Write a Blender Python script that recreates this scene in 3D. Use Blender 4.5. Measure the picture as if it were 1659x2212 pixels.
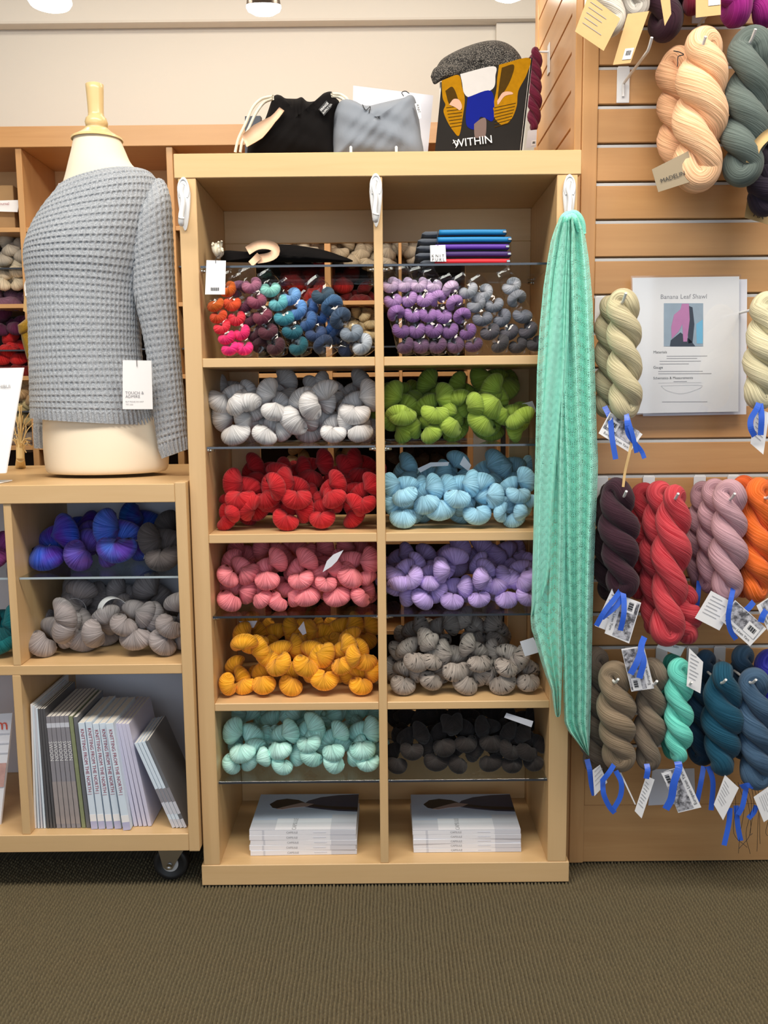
import bpy, bmesh, math, random
import numpy as np
from mathutils import Vector, Matrix

for _o in list(bpy.data.objects):
    bpy.data.objects.remove(_o)
SC = bpy.context.scene
COL = SC.collection
rnd = random.Random(7)
PI = math.pi

# ------------------------------------------------------------------ camera
FOC = 1912.0
TH, RHO, CAMZ = math.radians(7.3), 0.0100, 1.247
_F = np.array([0, math.cos(TH), -math.sin(TH)])
_R0 = np.array([1.0, 0, 0]); _U0 = np.array([0, math.sin(TH), math.cos(TH)])
_R = _R0 * math.cos(RHO) - _U0 * math.sin(RHO)
_U = _U0 * math.cos(RHO) + _R0 * math.sin(RHO)
_C = np.array([0, 0, CAMZ])
def P(x, y, Y):
    """world point seen at photo pixel x, y at distance Y"""
    d = _F + _R * (x - 829.5) / FOC - _U * (y - 1106) / FOC
    return _C + d * (Y / d[1])
def PX(w, Y, y=900):
    """metres spanned by w photo pixels at distance Y"""
    return abs(P(829 + w, y, Y)[0] - P(829, y, Y)[0])
cam = bpy.data.cameras.new('camera'); camo = bpy.data.objects.new('camera', cam); COL.objects.link(camo)
cam.sensor_fit = 'VERTICAL'; cam.sensor_height = 36.0; cam.lens = FOC * 36.0 / 2212
cam.clip_start = 0.05
camo.matrix_world = Matrix(((_R[0], _U[0], -_F[0], _C[0]), (_R[1], _U[1], -_F[1], _C[1]), (_R[2], _U[2], -_F[2], _C[2]), (0, 0, 0, 1)))
SC.camera = camo

# ------------------------------------------------------------------ light
SC.view_settings.view_transform = 'Standard'; SC.view_settings.look = 'None'
SC.view_settings.gamma = 1.0; SC.view_settings.use_curve_mapping = False
SC.view_settings.exposure = 0.12
SC.cycles.max_bounces = 8; SC.cycles.transparent_max_bounces = 24; SC.cycles.transmission_bounces = 6
SC.cycles.caustics_reflective = False; SC.cycles.caustics_refractive = False
SC.cycles.sample_clamp_indirect = 6.0
SC.cycles.use_denoising = True
W = bpy.data.worlds.new('world'); SC.world = W; W.use_nodes = True
_bg = W.node_tree.nodes['Background']; _bg.inputs[0].default_value = (0.62, 0.74, 1.0, 1); _bg.inputs[1].default_value = 0.24
def area(name, loc, rot, sx, sy, power, col):
    l = bpy.data.lights.new(name, 'AREA'); l.shape = 'RECTANGLE'; l.size = sx; l.size_y = sy; l.energy = power; l.color = col
    o = bpy.data.objects.new(name, l); o.location = loc; o.rotation_euler = rot; COL.objects.link(o); return o
# shop window behind the photographer, and the rows of ceiling lamps in front of the shelves
area('window_daylight', (-0.2, -2.6, 1.55), (math.radians(90), 0, 0), 4.6, 2.3, 52, (0.80, 0.90, 1.0))
area('ceiling_lamps', (0.0, 1.05, 2.95), (math.radians(14), 0, 0), 3.6, 0.5, 98, (1.0, 0.915, 0.80))
area('ceiling_lamps_rear', (-0.35, 2.95, 2.93), (math.radians(8), 0, 0), 2.4, 0.25, 15, (1.0, 0.88, 0.72))

# ------------------------------------------------------------------ geometry helpers: a geo is (V, F, UV or None, material index or None)
def geo(V, F, UV=None, MI=None):
    return (np.asarray(V, float).reshape(-1, 3), F, UV, MI)
def join(gs):
    V, F, UV, MI, n = [], [], [], [], 0
    anyuv = any(g[2] is not None for g in gs); anymi = any(g[3] is not None for g in gs)
    for g in gs:
        V.append(g[0]); F += [tuple(i + n for i in f) for f in g[1]]; n += len(g[0])
        if anyuv: UV.append(g[2] if g[2] is not None else np.zeros((sum(len(f) for f in g[1]), 2)))
        if anymi: MI += list(g[3]) if g[3] is not None else [0] * len(g[1])
    return (np.vstack(V), F, np.vstack(UV) if anyuv else None, MI if anymi else None)
def xf(g, M):
    M = np.array(M); V = g[0] @ M[:3, :3].T + M[:3, 3]
    F = g[1]
    return (V, F, g[2], g[3])
def shift(g, d):
    return (g[0] + np.asarray(d, float), g[1], g[2], g[3])
def mi(g, k):
    return (g[0], g[1], g[2], [k] * len(g[1]))
_boxes = {}
def box(x0, x1, y0, y1, z0, z1, bev=0.0015, seg=1):
    sx, sy, sz = x1 - x0, y1 - y0, z1 - z0
    key = (round(sx, 5), round(sy, 5), round(sz, 5), bev, seg)
    if key not in _boxes:
        bm = bmesh.new(); bmesh.ops.create_cube(bm, size=1.0)
        bmesh.ops.scale(bm, vec=(sx, sy, sz), verts=bm.verts)
        b = min(bev, 0.45 * min(sx, sy, sz))
        if b > 0: bmesh.ops.bevel(bm, geom=list(bm.edges), offset=b, segments=seg, affect='EDGES', profile=0.6)
        bm.verts.index_update()
        _boxes[key] = ([tuple(v.co) for v in bm.verts], [tuple(v.index for v in f.verts) for f in bm.faces]); bm.free()
    V, F = _boxes[key]
    return geo(np.array(V) + [(x0 + x1) / 2, (y0 + y1) / 2, (z0 + z1) / 2], list(F))
def grid(A, closeu=False, closev=False, uv=None, capu=False):
    """A: (nu, nv, 3) points -> quads; uv: (nu+1?, nv+1?, 2) matching A (closed directions get one more row)"""
    nu, nv = A.shape[:2]; F = []; UV = []
    for i in range(nu if closeu else nu - 1):
        i2 = (i + 1) % nu
        for j in range(nv if closev else nv - 1):
            j2 = (j + 1) % nv
            F.append((i * nv + j, i * nv + j2, i2 * nv + j2, i2 * nv + j))
            if uv is not None: UV += [uv[i, j], uv[i, j + 1 if closev else j2], uv[i + 1 if closeu else i2, j + 1 if closev else j2], uv[i + 1 if closeu else i2, j]]
    if capu and closev and not closeu:
        F.append(tuple(range(nv))); F.append(tuple(reversed(range((nu - 1) * nv, nu * nv))))
        if uv is not None: UV += [(0, 0)] * (2 * nv)
    return geo(A.reshape(-1, 3), F, np.array(UV) if uv is not None else None)
def frames(pts):
    pts = np.asarray(pts, float); T = np.gradient(pts, axis=0); T /= np.linalg.norm(T, axis=1)[:, None] + 1e-12
    n = np.cross(T[0], [0.3, 0.9, 0.2]); n /= np.linalg.norm(n); N = [n]
    for k in range(1, len(pts)):
        n = N[-1] - T[k] * np.dot(N[-1], T[k]); n /= np.linalg.norm(n) + 1e-12; N.append(n)
    N = np.array(N); return T, N, np.cross(T, N)
def tube(pts, r, n=8, cap=True, flat=1.0):
    pts = np.asarray(pts, float); T, N, B = frames(pts)
    r = np.broadcast_to(np.asarray(r, float), (len(pts),))
    a = np.linspace(0, 2 * PI, n, endpoint=False)
    A = pts[:, None, :] + r[:, None, None] * (np.cos(a)[None, :, None] * N[:, None, :] + flat * np.sin(a)[None, :, None] * B[:, None, :])
    return grid(A, closev=True, capu=cap)
def smooth(pts, n=40):
    """Catmull-Rom through the points"""
    p = np.asarray(pts, float); p = np.vstack([2 * p[0] - p[1], p, 2 * p[-1] - p[-2]]); out = []
    m = len(p) - 3
    for s in np.linspace(0, m - 1e-9, n):
        i = int(s); t = s - i; a, b, c, d = p[i:i + 4]
        out.append(0.5 * (2 * b + (c - a) * t + (2 * a - 5 * b + 4 * c - d) * t * t + (3 * b - a - 3 * c + d) * t ** 3))
    return np.array(out)
def lathe(prof, c=(0, 0, 0), n=32):
    """prof: (radius, z) pairs"""
    prof = np.asarray(prof, float); a = np.linspace(0, 2 * PI, n, endpoint=False)
    A = np.stack([prof[:, 0][:, None] * np.cos(a), prof[:, 0][:, None] * np.sin(a), np.repeat(prof[:, 1][:, None], n, 1)], -1) + np.asarray(c, float)
    return grid(A, closev=True, capu=True)
def cyl(a, b, r, n=16):
    return tube([a, b], r, n)
def sheet(A, t):
    """a thin solid from a point grid (nu, nv, 3), thickness t behind it"""
    nu, nv = A.shape[:2]
    du = np.gradient(A, axis=0); dv = np.gradient(A, axis=1); N = np.cross(du, dv); N /= np.linalg.norm(N, axis=2)[:, :, None] + 1e-12
    B = A + N * t; g = grid(A); F = [tuple(reversed(f)) for f in g[1]]; n = nu * nv
    F += [tuple(i + n for i in f) for f in g[1]]
    rim = [(i, 0) for i in range(nu)] + [(nu - 1, j) for j in range(1, nv)] + [(i, nv - 1) for i in range(nu - 2, -1, -1)] + [(0, j) for j in range(nv - 2, 0, -1)]
    ids = [i * nv + j for i, j in rim]
    for k in range(len(ids)):
        a, b = ids[k], ids[(k + 1) % len(ids)]; F.append((a, b, b + n, a + n))
    return geo(np.vstack([A.reshape(-1, 3), B.reshape(-1, 3)]), F)
def quad(p00, p10, p11, p01, t=0.0006, nu=2, nv=2):
    s = np.linspace(0, 1, nu)[:, None, None]; r = np.linspace(0, 1, nv)[None, :, None]
    p00, p10, p11, p01 = [np.asarray(p, float) for p in (p00, p10, p11, p01)]
    return sheet((1 - s) * ((1 - r) * p00 + r * p01) + s * ((1 - r) * p10 + r * p11), -t)
def poly(pts2, t, M=None):
    """flat polygon in local x,z with thickness t along y"""
    n = len(pts2); V = [(x, 0, z) for x, z in pts2] + [(x, t, z) for x, z in pts2]
    F = [tuple(range(n)), tuple(reversed(range(n, 2 * n)))] + [(k, k + n, (k + 1) % n + n, (k + 1) % n) for k in range(n)]
    g = geo(V, F); return xf(g, M) if M is not None else g
_txt = {}
def text(s, size, align='CENTER', ext=0.0):
    """lettering standing in the x-z plane, facing -y"""
    key = (s, align)
    if key not in _txt:
        c = bpy.data.curves.new('t', 'FONT'); c.body = s; c.size = 1.0; c.align_x = align; c.align_y = 'CENTER'; c.resolution_u = 2
        o = bpy.data.objects.new('t', c); COL.objects.link(o)
        m = bpy.data.meshes.new_from_object(o.evaluated_get(bpy.context.evaluated_depsgraph_get()))
        V = np.array([tuple(v.co) for v in m.vertices]).reshape(-1, 3); F = [tuple(p.vertices) for p in m.polygons]
        bpy.data.objects.remove(o); bpy.data.curves.remove(c); bpy.data.meshes.remove(m)
        _txt[key] = (V, F)
    V, F = _txt[key]
    return geo(np.stack([V[:, 0] * size, np.zeros(len(V)), V[:, 1] * size], 1), list(F))
def TR(x=0, y=0, z=0, rx=0, ry=0, rz=0, s=1.0):
    return Matrix.Translation((x, y, z)) @ Matrix.Rotation(rz, 4, 'Z') @ Matrix.Rotation(ry, 4, 'Y') @ Matrix.Rotation(rx, 4, 'X') @ Matrix.Scale(s, 4)
def frame_at(o, ex, ez):
    """matrix whose local x runs along ex and local z along ez (y = away)"""
    ex = Vector(ex).normalized(); ez = Vector(ez); ez = (ez - ex * ez.dot(ex)).normalized(); ey = ez.cross(ex)
    return Matrix(((ex[0], ey[0], ez[0], o[0]), (ex[1], ey[1], ez[1], o[1]), (ex[2], ey[2], ez[2], o[2]), (0, 0, 0, 1)))

# ------------------------------------------------------------------ objects
def mesh_of(name, g, smooth_=False):
    V, F, UV, MI = g
    me = bpy.data.meshes.new(name); me.from_pydata(V.tolist(), [], F)
    if UV is not None:
        l = me.uv_layers.new(name='UVMap'); l.data.foreach_set('uv', np.asarray(UV, np.float32).ravel())
    if MI is not None: me.polygons.foreach_set('material_index', MI)
    if smooth_: me.polygons.foreach_set('use_smooth', [True] * len(F))
    me.update(); return me
def tag(o, label=None, cat=None, group=None, kind=None):
    if label: o['label'] = label
    if cat: o['category'] = cat
    if group: o['group'] = group
    if kind: o['kind'] = kind
    return o
def thing(name, label, cat, loc=(0, 0, 0), group=None, rot=None):
    o = bpy.data.objects.new(name, None); COL.objects.link(o); o.location = tuple(loc); o.empty_display_size = 0.05
    if rot is not None: o.rotation_euler = rot
    return tag(o, label, cat, group)
def wloc(o):
    v = np.zeros(3)
    while o is not None: v = v + np.array(o.location); o = o.parent
    return v
def part(name, g, m, parent, label=None, sm=False, local=False, kind=None):
    """a mesh that belongs to a thing; world coordinates unless local"""
    if not local: g = shift(g, -wloc(parent))
    me = mesh_of(name, g, sm)
    for k in (m if isinstance(m, (list, tuple)) else [m]): me.materials.append(k)
    o = bpy.data.objects.new(name, me); COL.objects.link(o); o.parent = parent
    return tag(o, label, kind=kind)
def solo(name, g, m, label=None, cat=None, group=None, kind=None, sm=False):
    V = g[0]; lo, hi = V.min(0), V.max(0); c = np.array([(lo[0] + hi[0]) / 2, (lo[1] + hi[1]) / 2, lo[2]])
    me = mesh_of(name, shift(g, -c), sm)
    for k in (m if isinstance(m, (list, tuple)) else [m]): me.materials.append(k)
    o = bpy.data.objects.new(name, me); COL.objects.link(o); o.location = tuple(c)
    return tag(o, label, cat, group, kind)
ORD = ['first', 'second', 'third', 'fourth', 'fifth', 'sixth', 'seventh', 'eighth', 'ninth', 'tenth', 'eleventh', 'twelfth', 'thirteenth']
def smoothstep(x): x = np.clip(x, 0, 1); return x * x * (3 - 2 * x)

# ------------------------------------------------------------------ materials
def srgb(r, g, b):
    return tuple((c / 255 / 12.92) if c / 255 <= 0.04045 else ((c / 255 + 0.055) / 1.055) ** 2.4 for c in (r, g, b)) + (1.0,)
def new_mat(name):
    m = bpy.data.materials.new(name); m.use_nodes = True; nt = m.node_tree
    return m, nt, nt.nodes['Principled BSDF']
def N(nt, t, **kw):
    n = nt.nodes.new(t)
    for k, v in kw.items():
        if k in n.inputs: n.inputs[k].default_value = v
        else: setattr(n, k, v)
    return n
def mix(nt, fac, a, b, mode='MIX'):
    n = nt.nodes.new('ShaderNodeMix'); n.data_type = 'RGBA'; n.blend_type = mode
    for i, v in ((0, fac), (6, a), (7, b)):
        if hasattr(v, 'links') or isinstance(v, bpy.types.NodeSocket): nt.links.new(v, n.inputs[i])
        else: n.inputs[i].default_value = v
    return n.outputs[2]
def plain(name, col, rough=0.5, metal=0.0, spec=0.5, noise=0.0, nscale=30.0, bump=0.0, bscale=200.0, emit=None, sheen=0.0):
    m, nt, b = new_mat(name); b.inputs['Base Color'].default_value = col; b.inputs['Roughness'].default_value = rough
    b.inputs['Metallic'].default_value = metal; b.inputs['Specular IOR Level'].default_value = spec
    if sheen: b.inputs['Sheen Weight'].default_value = sheen
    tc = N(nt, 'ShaderNodeTexCoord')
    if noise:
        nz = N(nt, 'ShaderNodeTexNoise', Scale=nscale, Detail=3.0); nt.links.new(tc.outputs['Object'], nz.inputs['Vector'])
        dk = tuple(c * (1 - noise) for c in col[:3]) + (1,); lt = tuple(min(1, c * (1 + noise)) for c in col[:3]) + (1,)
        nt.links.new(mix(nt, nz.outputs['Fac'], dk, lt), b.inputs['Base Color'])
    if bump:
        nz = N(nt, 'ShaderNodeTexNoise', Scale=bscale, Detail=2.0); nt.links.new(tc.outputs['Object'], nz.inputs['Vector'])
        bp = N(nt, 'ShaderNodeBump', Strength=bump, Distance=0.002); nt.links.new(nz.outputs['Fac'], bp.inputs['Height']); nt.links.new(bp.outputs[0], b.inputs['Normal'])
    if emit: b.inputs['Emission Color'].default_value = emit[0]; b.inputs['Emission Strength'].default_value = emit[1]
    return m
def wood(name, c1, c2, axis='X', rough=0.38, patch=0.0):
    m, nt, b = new_mat(name); tc = N(nt, 'ShaderNodeTexCoord')
    s = {'X': (1.6, 30, 30), 'Y': (30, 1.6, 30), 'Z': (30, 30, 1.6)}[axis]
    mp = N(nt, 'ShaderNodeMapping'); mp.inputs['Scale'].default_value = s; nt.links.new(tc.outputs['Object'], mp.inputs['Vector'])
    nz = N(nt, 'ShaderNodeTexNoise', Scale=1.4, Detail=5.0, Roughness=0.6, Distortion=0.3); nt.links.new(mp.outputs[0], nz.inputs['Vector'])
    n2 = N(nt, 'ShaderNodeTexNoise', Scale=2.2, Detail=2.0); nt.links.new(tc.outputs['Object'], n2.inputs['Vector'])
    oi = N(nt, 'ShaderNodeObjectInfo')
    c = mix(nt, nz.outputs['Fac'], c1, c2)
    c3 = tuple(x * 0.86 for x in c1[:3]) + (1,)
    rp = N(nt, 'ShaderNodeMapRange'); rp.inputs[1].default_value = 0.42; rp.inputs[2].default_value = 0.72; rp.inputs[4].default_value = 0.5 + patch
    nt.links.new(n2.outputs['Fac'], rp.inputs[0]); c = mix(nt, rp.outputs[0], c, c3)
    nt.links.new(c, b.inputs['Base Color']); b.inputs['Roughness'].default_value = rough; b.inputs['Specular IOR Level'].default_value = 0.4
    return m
def yarn_mat(name, var=0.0, hue=0.0, val2=1.0, sat2=1.0, streak=0.0, fine=0.0020, patchy=(14.0, 22.0)):
    """thread-wound wool: colour from the object's own colour; UV x runs across the threads, UV y along them"""
    m, nt, b = new_mat(name); oi = N(nt, 'ShaderNodeObjectInfo')
    uv = N(nt, 'ShaderNodeUVMap', uv_map='UVMap')
    mp = N(nt, 'ShaderNodeMapping'); mp.inputs['Scale'].default_value = (1 / fine, 1 / 0.07, 1); nt.links.new(uv.outputs[0], mp.inputs['Vector'])
    off = N(nt, 'ShaderNodeCombineXYZ'); mul = N(nt, 'ShaderNodeMath', operation='MULTIPLY'); mul.inputs[1].default_value = 37.0
    nt.links.new(oi.outputs['Random'], mul.inputs[0]); nt.links.new(mul.outputs[0], off.inputs[2]); nt.links.new(off.outputs[0], mp.inputs['Location'])
    nz = N(nt, 'ShaderNodeTexNoise', Scale=1.0, Detail=2.5, Roughness=0.6, Distortion=0.45); nt.links.new(mp.outputs[0], nz.inputs['Vector'])
    rp = N(nt, 'ShaderNodeMapRange'); rp.inputs[1].default_value = 0.33; rp.inputs[2].default_value = 0.67; nt.links.new(nz.outputs['Fac'], rp.inputs[0])
    base = oi.outputs['Color']
    if var > 0:
        hs = N(nt, 'ShaderNodeHueSaturation', Hue=0.5 + hue, Saturation=sat2, Value=val2); nt.links.new(base, hs.inputs['Color'])
        mp2 = N(nt, 'ShaderNodeMapping'); mp2.inputs['Scale'].default_value = (patchy[0], patchy[1], 1); nt.links.new(uv.outputs[0], mp2.inputs['Vector']); nt.links.new(off.outputs[0], mp2.inputs['Location'])
        n3 = N(nt, 'ShaderNodeTexNoise', Scale=1.0, Detail=2.0); nt.links.new(mp2.outputs[0], n3.inputs['Vector'])
        r3 = N(nt, 'ShaderNodeMapRange'); r3.inputs[1].default_value = 0.38; r3.inputs[2].default_value = 0.62; r3.inputs[4].default_value = var; nt.links.new(n3.outputs['Fac'], r3.inputs[0])
        base = mix(nt, r3.outputs[0], base, hs.outputs['Color'])
    if streak > 0:
        mp4 = N(nt, 'ShaderNodeMapping'); mp4.inputs['Scale'].default_value = (1 / 0.006, 1 / 0.022, 1); nt.links.new(uv.outputs[0], mp4.inputs['Vector']); nt.links.new(off.outputs[0], mp4.inputs['Location'])
        n4 = N(nt, 'ShaderNodeTexNoise', Scale=1.0, Detail=1.0); nt.links.new(mp4.outputs[0], n4.inputs['Vector'])
        r4 = N(nt, 'ShaderNodeMapRange'); r4.inputs[1].default_value = 0.62; r4.inputs[2].default_value = 0.7; r4.inputs[4].default_value = streak; nt.links.new(n4.outputs['Fac'], r4.inputs[0])
        base = mix(nt, r4.outputs[0], base, (0.012, 0.010, 0.010, 1))
    dk = N(nt, 'ShaderNodeHueSaturation', Saturation=1.06, Value=0.68); nt.links.new(base, dk.inputs['Color'])
    lt = N(nt, 'ShaderNodeHueSaturation', Saturation=0.96, Value=1.28); nt.links.new(base, lt.inputs['Color'])
    nt.links.new(mix(nt, rp.outputs[0], dk.outputs[0], lt.outputs[0]), b.inputs['Base Color'])
    b.inputs['Roughness'].default_value = 0.85; b.inputs['Specular IOR Level'].default_value = 0.2; b.inputs['Sheen Weight'].default_value = 0.12
    bp = N(nt, 'ShaderNodeBump', Strength=1.0, Distance=0.0022); nt.links.new(nz.outputs['Fac'], bp.inputs['Height']); nt.links.new(bp.outputs[0], b.inputs['Normal'])
    return m
def clear_mat(name, tint, refl=0.08, rough=0.02, fmul=1.0):
    """thin clear sheet: straight-through transparency plus a fresnel mirror"""
    m, nt, b = new_mat(name); nt.nodes.remove(b); out = nt.nodes['Material Output']
    tr = N(nt, 'ShaderNodeBsdfTransparent'); tr.inputs[0].default_value = tint
    gl = N(nt, 'ShaderNodeBsdfGlossy'); gl.inputs['Roughness'].default_value = rough; gl.inputs['Color'].default_value = (1, 1, 1, 1)
    lw = N(nt, 'ShaderNodeLayerWeight', Blend=0.5); pw = N(nt, 'ShaderNodeMath', operation='POWER'); pw.inputs[1].default_value = 4.0; nt.links.new(lw.outputs['Facing'], pw.inputs[0])
    fm = N(nt, 'ShaderNodeMath', operation='MULTIPLY_ADD'); fm.inputs[1].default_value = 0.75 * fmul; fm.inputs[2].default_value = refl; fm.use_clamp = True; nt.links.new(pw.outputs[0], fm.inputs[0]); mx = N(nt, 'ShaderNodeMixShader')
    nt.links.new(fm.outputs[0], mx.inputs[0]); nt.links.new(tr.outputs[0], mx.inputs[1]); nt.links.new(gl.outputs[0], mx.inputs[2]); nt.links.new(mx.outputs[0], out.inputs[0])
    return m
M = {}
_wa, _wb = srgb(224, 190, 142), srgb(204, 166, 116)
for ax in 'XYZ': M['wood' + ax] = wood('maple_wood_' + ax, _wa, _wb, ax)
_oa, _ob = srgb(212, 166, 114), srgb(176, 126, 78)
for ax in 'XYZ': M['slat' + ax] = wood('golden_maple_' + ax, _oa, _ob, ax, rough=0.3, patch=0.4)  # patch paints the blotchy reflections on the slats into the wood colour
M['wall'] = plain('wall_paint', srgb(216, 213, 206), 0.85, bump=0.05, bscale=300)
M['ceil'] = plain('ceiling_paint', srgb(238, 234, 226), 0.9)
M['white'] = plain('white_paint', srgb(236, 236, 236), 0.45)
M['paper'] = plain('white_paper', srgb(240, 240, 242), 0.7)
M['page'] = plain('page_edges', srgb(225, 222, 215), 0.85, noise=0.05, nscale=400)
M['lav'] = plain('pale_grey_paper', srgb(214, 216, 226), 0.6)
M['ink'] = plain('black_ink', srgb(35, 35, 38), 0.7)
M['grey_ink'] = plain('grey_ink', srgb(150, 150, 155), 0.7)
M['steel'] = plain('brushed_steel', srgb(190, 190, 190), 0.28, metal=1.0)
M['alu'] = plain('grey_plastic_rail', srgb(196, 196, 196), 0.4)
M['rubber'] = plain('black_rubber', srgb(28, 28, 30), 0.5)
M['black'] = plain('black_cloth', srgb(20, 18, 18), 0.95, spec=0.1, bump=0.25, bscale=900)
M['cord'] = plain('cotton_cord', srgb(228, 220, 200), 0.85, bump=0.5, bscale=600)
M['leather'] = plain('natural_leather', srgb(226, 186, 154), 0.55, noise=0.05)
M['hook'] = plain('white_plastic', srgb(226, 228, 230), 0.35)
M['glass'] = clear_mat('glass_sheet', (0.84, 0.88, 0.89, 1), 0.035, 0.02, 0.8)
M['edge'] = plain('glass_edge', srgb(50, 56, 66), 0.15, spec=0.8)
M['bag'] = clear_mat('cellophane', (0.96, 0.965, 0.97, 1), 0.045, 0.06)
M['kraft'] = plain('kraft_card', srgb(196, 164, 112), 0.75, noise=0.06, nscale=60)
M['ribbon'] = plain('blue_satin_ribbon', srgb(38, 92, 205), 0.35, sheen=0.2)
M['cream'] = plain('cream_jersey', srgb(238, 226, 204), 0.9, bump=0.1, bscale=900)
M['turned'] = plain('varnished_wood', srgb(222, 194, 140), 0.25, spec=0.6, noise=0.06, nscale=25)
M['yarn'] = yarn_mat('wool_yarn', var=0.45, val2=0.80, sat2=1.05)
M['yarn_var'] = yarn_mat('variegated_yarn', var=0.9, hue=0.06, val2=0.62, sat2=1.0)
M['yarn_streak'] = yarn_mat('streaked_yarn', var=0.6, val2=0.62, streak=0.9)
M['yarn_fade'] = yarn_mat('two_tone_yarn', var=0.5, val2=0.80, sat2=1.4)  # noise patches of a more saturated, slightly darker tone
M['linen'] = yarn_mat('linen_yarn', var=0.25, val2=0.85, fine=0.0022)

# ------------------------------------------------------------------ the room
def carpet():
    x0, x1, y0, y1, px, py = -1.60, 1.60, 1.45, 3.0, 0.0090, 0.0116
    xs = np.arange(x0, x1, 0.00145); ys = np.concatenate([np.arange(y0, 2.30, 0.0019), np.linspace(2.30, y1, 60)])
    X, Y = np.meshgrid(xs, ys, indexing='ij'); rg = np.random.RandomState(3)
    Xw = X + 0.0006 * np.sin(Y * 90) + 0.0005 * np.sin(Y * 41 + X * 30)
    row = np.floor(Xw / px); fx = Xw / px - row - 0.5
    sh = (row % 2) * 0.5; k = np.floor(Y / py + sh); fy = Y / py + sh - k - 0.5
    jit = rg.rand(4096)[((row * 131 + k * 71) % 4096).astype(int)]
    h = (np.clip(1 - (2.5 * fx) ** 2, 0, 1) ** 0.5) * (0.42 + 0.58 * np.clip(1 - (2.15 * fy) ** 2, 0, 1) ** 0.5) * (0.80 + 0.3 * jit)
    h = h + rg.normal(0, 0.03, h.shape)
    A = np.stack([X, Y, h * 0.0105 - 0.0110], -1)
    nu, nv = A.shape[:2]; i = np.arange(nu * nv).reshape(nu, nv)
    F = np.stack([i[:-1, :-1], i[1:, :-1], i[1:, 1:], i[:-1, 1:]], -1).reshape(-1, 4)
    me = bpy.data.meshes.new('carpet'); me.vertices.add(nu * nv); me.vertices.foreach_set('co', A.astype(np.float32).ravel())
    me.loops.add(F.size); me.loops.foreach_set('vertex_index', F.astype(np.int32).ravel())
    me.polygons.add(len(F)); me.polygons.foreach_set('loop_start', np.arange(0, F.size, 4, dtype=np.int32)); me.polygons.foreach_set('loop_total', np.full(len(F), 4, dtype=np.int32))
    me.polygons.foreach_set('use_smooth', [True] * len(F)); me.update(); me.validate()
    o = bpy.data.objects.new('carpet', me); COL.objects.link(o)
    m, nt, b = new_mat('carpet_pile'); tc = N(nt, 'ShaderNodeTexCoord')
    n1 = N(nt, 'ShaderNodeTexNoise', Scale=160.0, Detail=2.0); n2 = N(nt, 'ShaderNodeTexNoise', Scale=5.0, Detail=2.0)
    nt.links.new(tc.outputs['Object'], n1.inputs['Vector']); nt.links.new(tc.outputs['Object'], n2.inputs['Vector'])
    c = mix(nt, n1.outputs['Fac'], srgb(76, 66, 46), srgb(130, 116, 88)); c = mix(nt, n2.outputs['Fac'], c, srgb(104, 96, 74)); 
    nt.links.new(c, b.inputs['Base Color']); b.inputs['Roughness'].default_value = 0.95; b.inputs['Specular IOR Level'].default_value = 0.1; b.inputs['Sheen Weight'].default_value = 0.1
    me.materials.append(m); M['carpet'] = m
    return tag(o, kind='structure')
carpet()
M['floor'] = plain('carpet_backing', srgb(82, 72, 52), 0.95, noise=0.2, nscale=120)
solo('floor', box(-3.2, 3.2, -3.0, 3.95, -0.10, -0.0104, 0), M['floor'], kind='structure')
solo('ceiling', box(-3.2, 3.2, -2.4, 3.95, 3.0, 3.1, 0), M['ceil'], kind='structure')
YW = 3.72
solo('wall_back', join([box(-3.2, 3.2, YW, YW + 0.15, 0, 3.0, 0)]), M['wall'], kind='structure')
zs = P(800, 58, YW)[2]
solo('trim_1', box(-3.2, 3.2, YW - 0.06, YW, zs, 3.0, 0.01, 2), M['wall'], kind='structure')
xc = P(1072, 120, YW - 0.03)[0]
solo('trim_2', box(xc, 1.4, YW - 0.03, YW, 0, zs, 0.002), M['wall'], kind='structure')
solo('baseboard_back', box(-3.2, 3.2, YW - 0.015, YW, 0, 0.09, 0.003), M['woodX'], kind='structure')
solo('wall_left', box(-3.3, -3.2, -2.4, 3.95, 0, 3.0, 0), M['wall'], kind='structure')
solo('wall_right', box(3.2, 3.3, -2.4, 3.95, 0, 3.0, 0), M['wall'], kind='structure')

# ------------------------------------------------------------------ main display shelf
YF, YB = 2.153, 2.533
XL, XR = -0.475, 0.462          # outer faces of the side panels
XLi, XRi = -0.433, 0.4135       # inner faces
XD0, XD1 = -0.018, 0.0035       # centre divider
shelf = thing('display_shelf', 'tall maple display shelf of two columns filled with yarn, in the middle', 'shelf', (0, 2.34, 0))
part('top_board', box(-0.483, 0.4695, YF, YB + 0.01, 1.763, 1.818), M['woodX'], shelf)
part('plinth', box(-0.481, 0.4695, YF, YB, 0.0, 0.055), M['woodX'], shelf)
part('side_panel', box(XL, XLi, YF + .002, YB, 0.055, 1.763), M['woodZ'], shelf)
part('side_panel', box(XRi, XR, YF + .002, YB, 0.055, 1.763), M['woodZ'], shelf)
part('divider', box(XD0, XD1, YF + .003, YB - .02, 0.055, 1.763), M['woodZ'], shelf)
ZS = [(1.325, 1.347), (0.8965, 0.919), (0.4665, 0.4865)]
for z0, z1 in ZS:
    for a, b in ((XLi, XD0), (XD1, XRi)):
        part('shelf_board', box(a, b, YF + .004, YB - .02, z0, z1), M['woodX'], shelf)
zt = P(640, 527, YB)[2]
part('back_panel', box(XLi, XRi, YB - 0.012, YB, zt, 1.763), M['woodX'], shelf)
part('back_panel', box(XLi, XRi, YB - 0.012, YB, 0.055, 0.33), M['woodX'], shelf)
xs0 = P(562, 900, YB)[0]; xs1 = P(1098, 985, YB)[0]
part('back_stile', join([box(XLi, xs0, YB - 0.012, YB, 0.33, zt)]), M['woodZ'], shelf)
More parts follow.
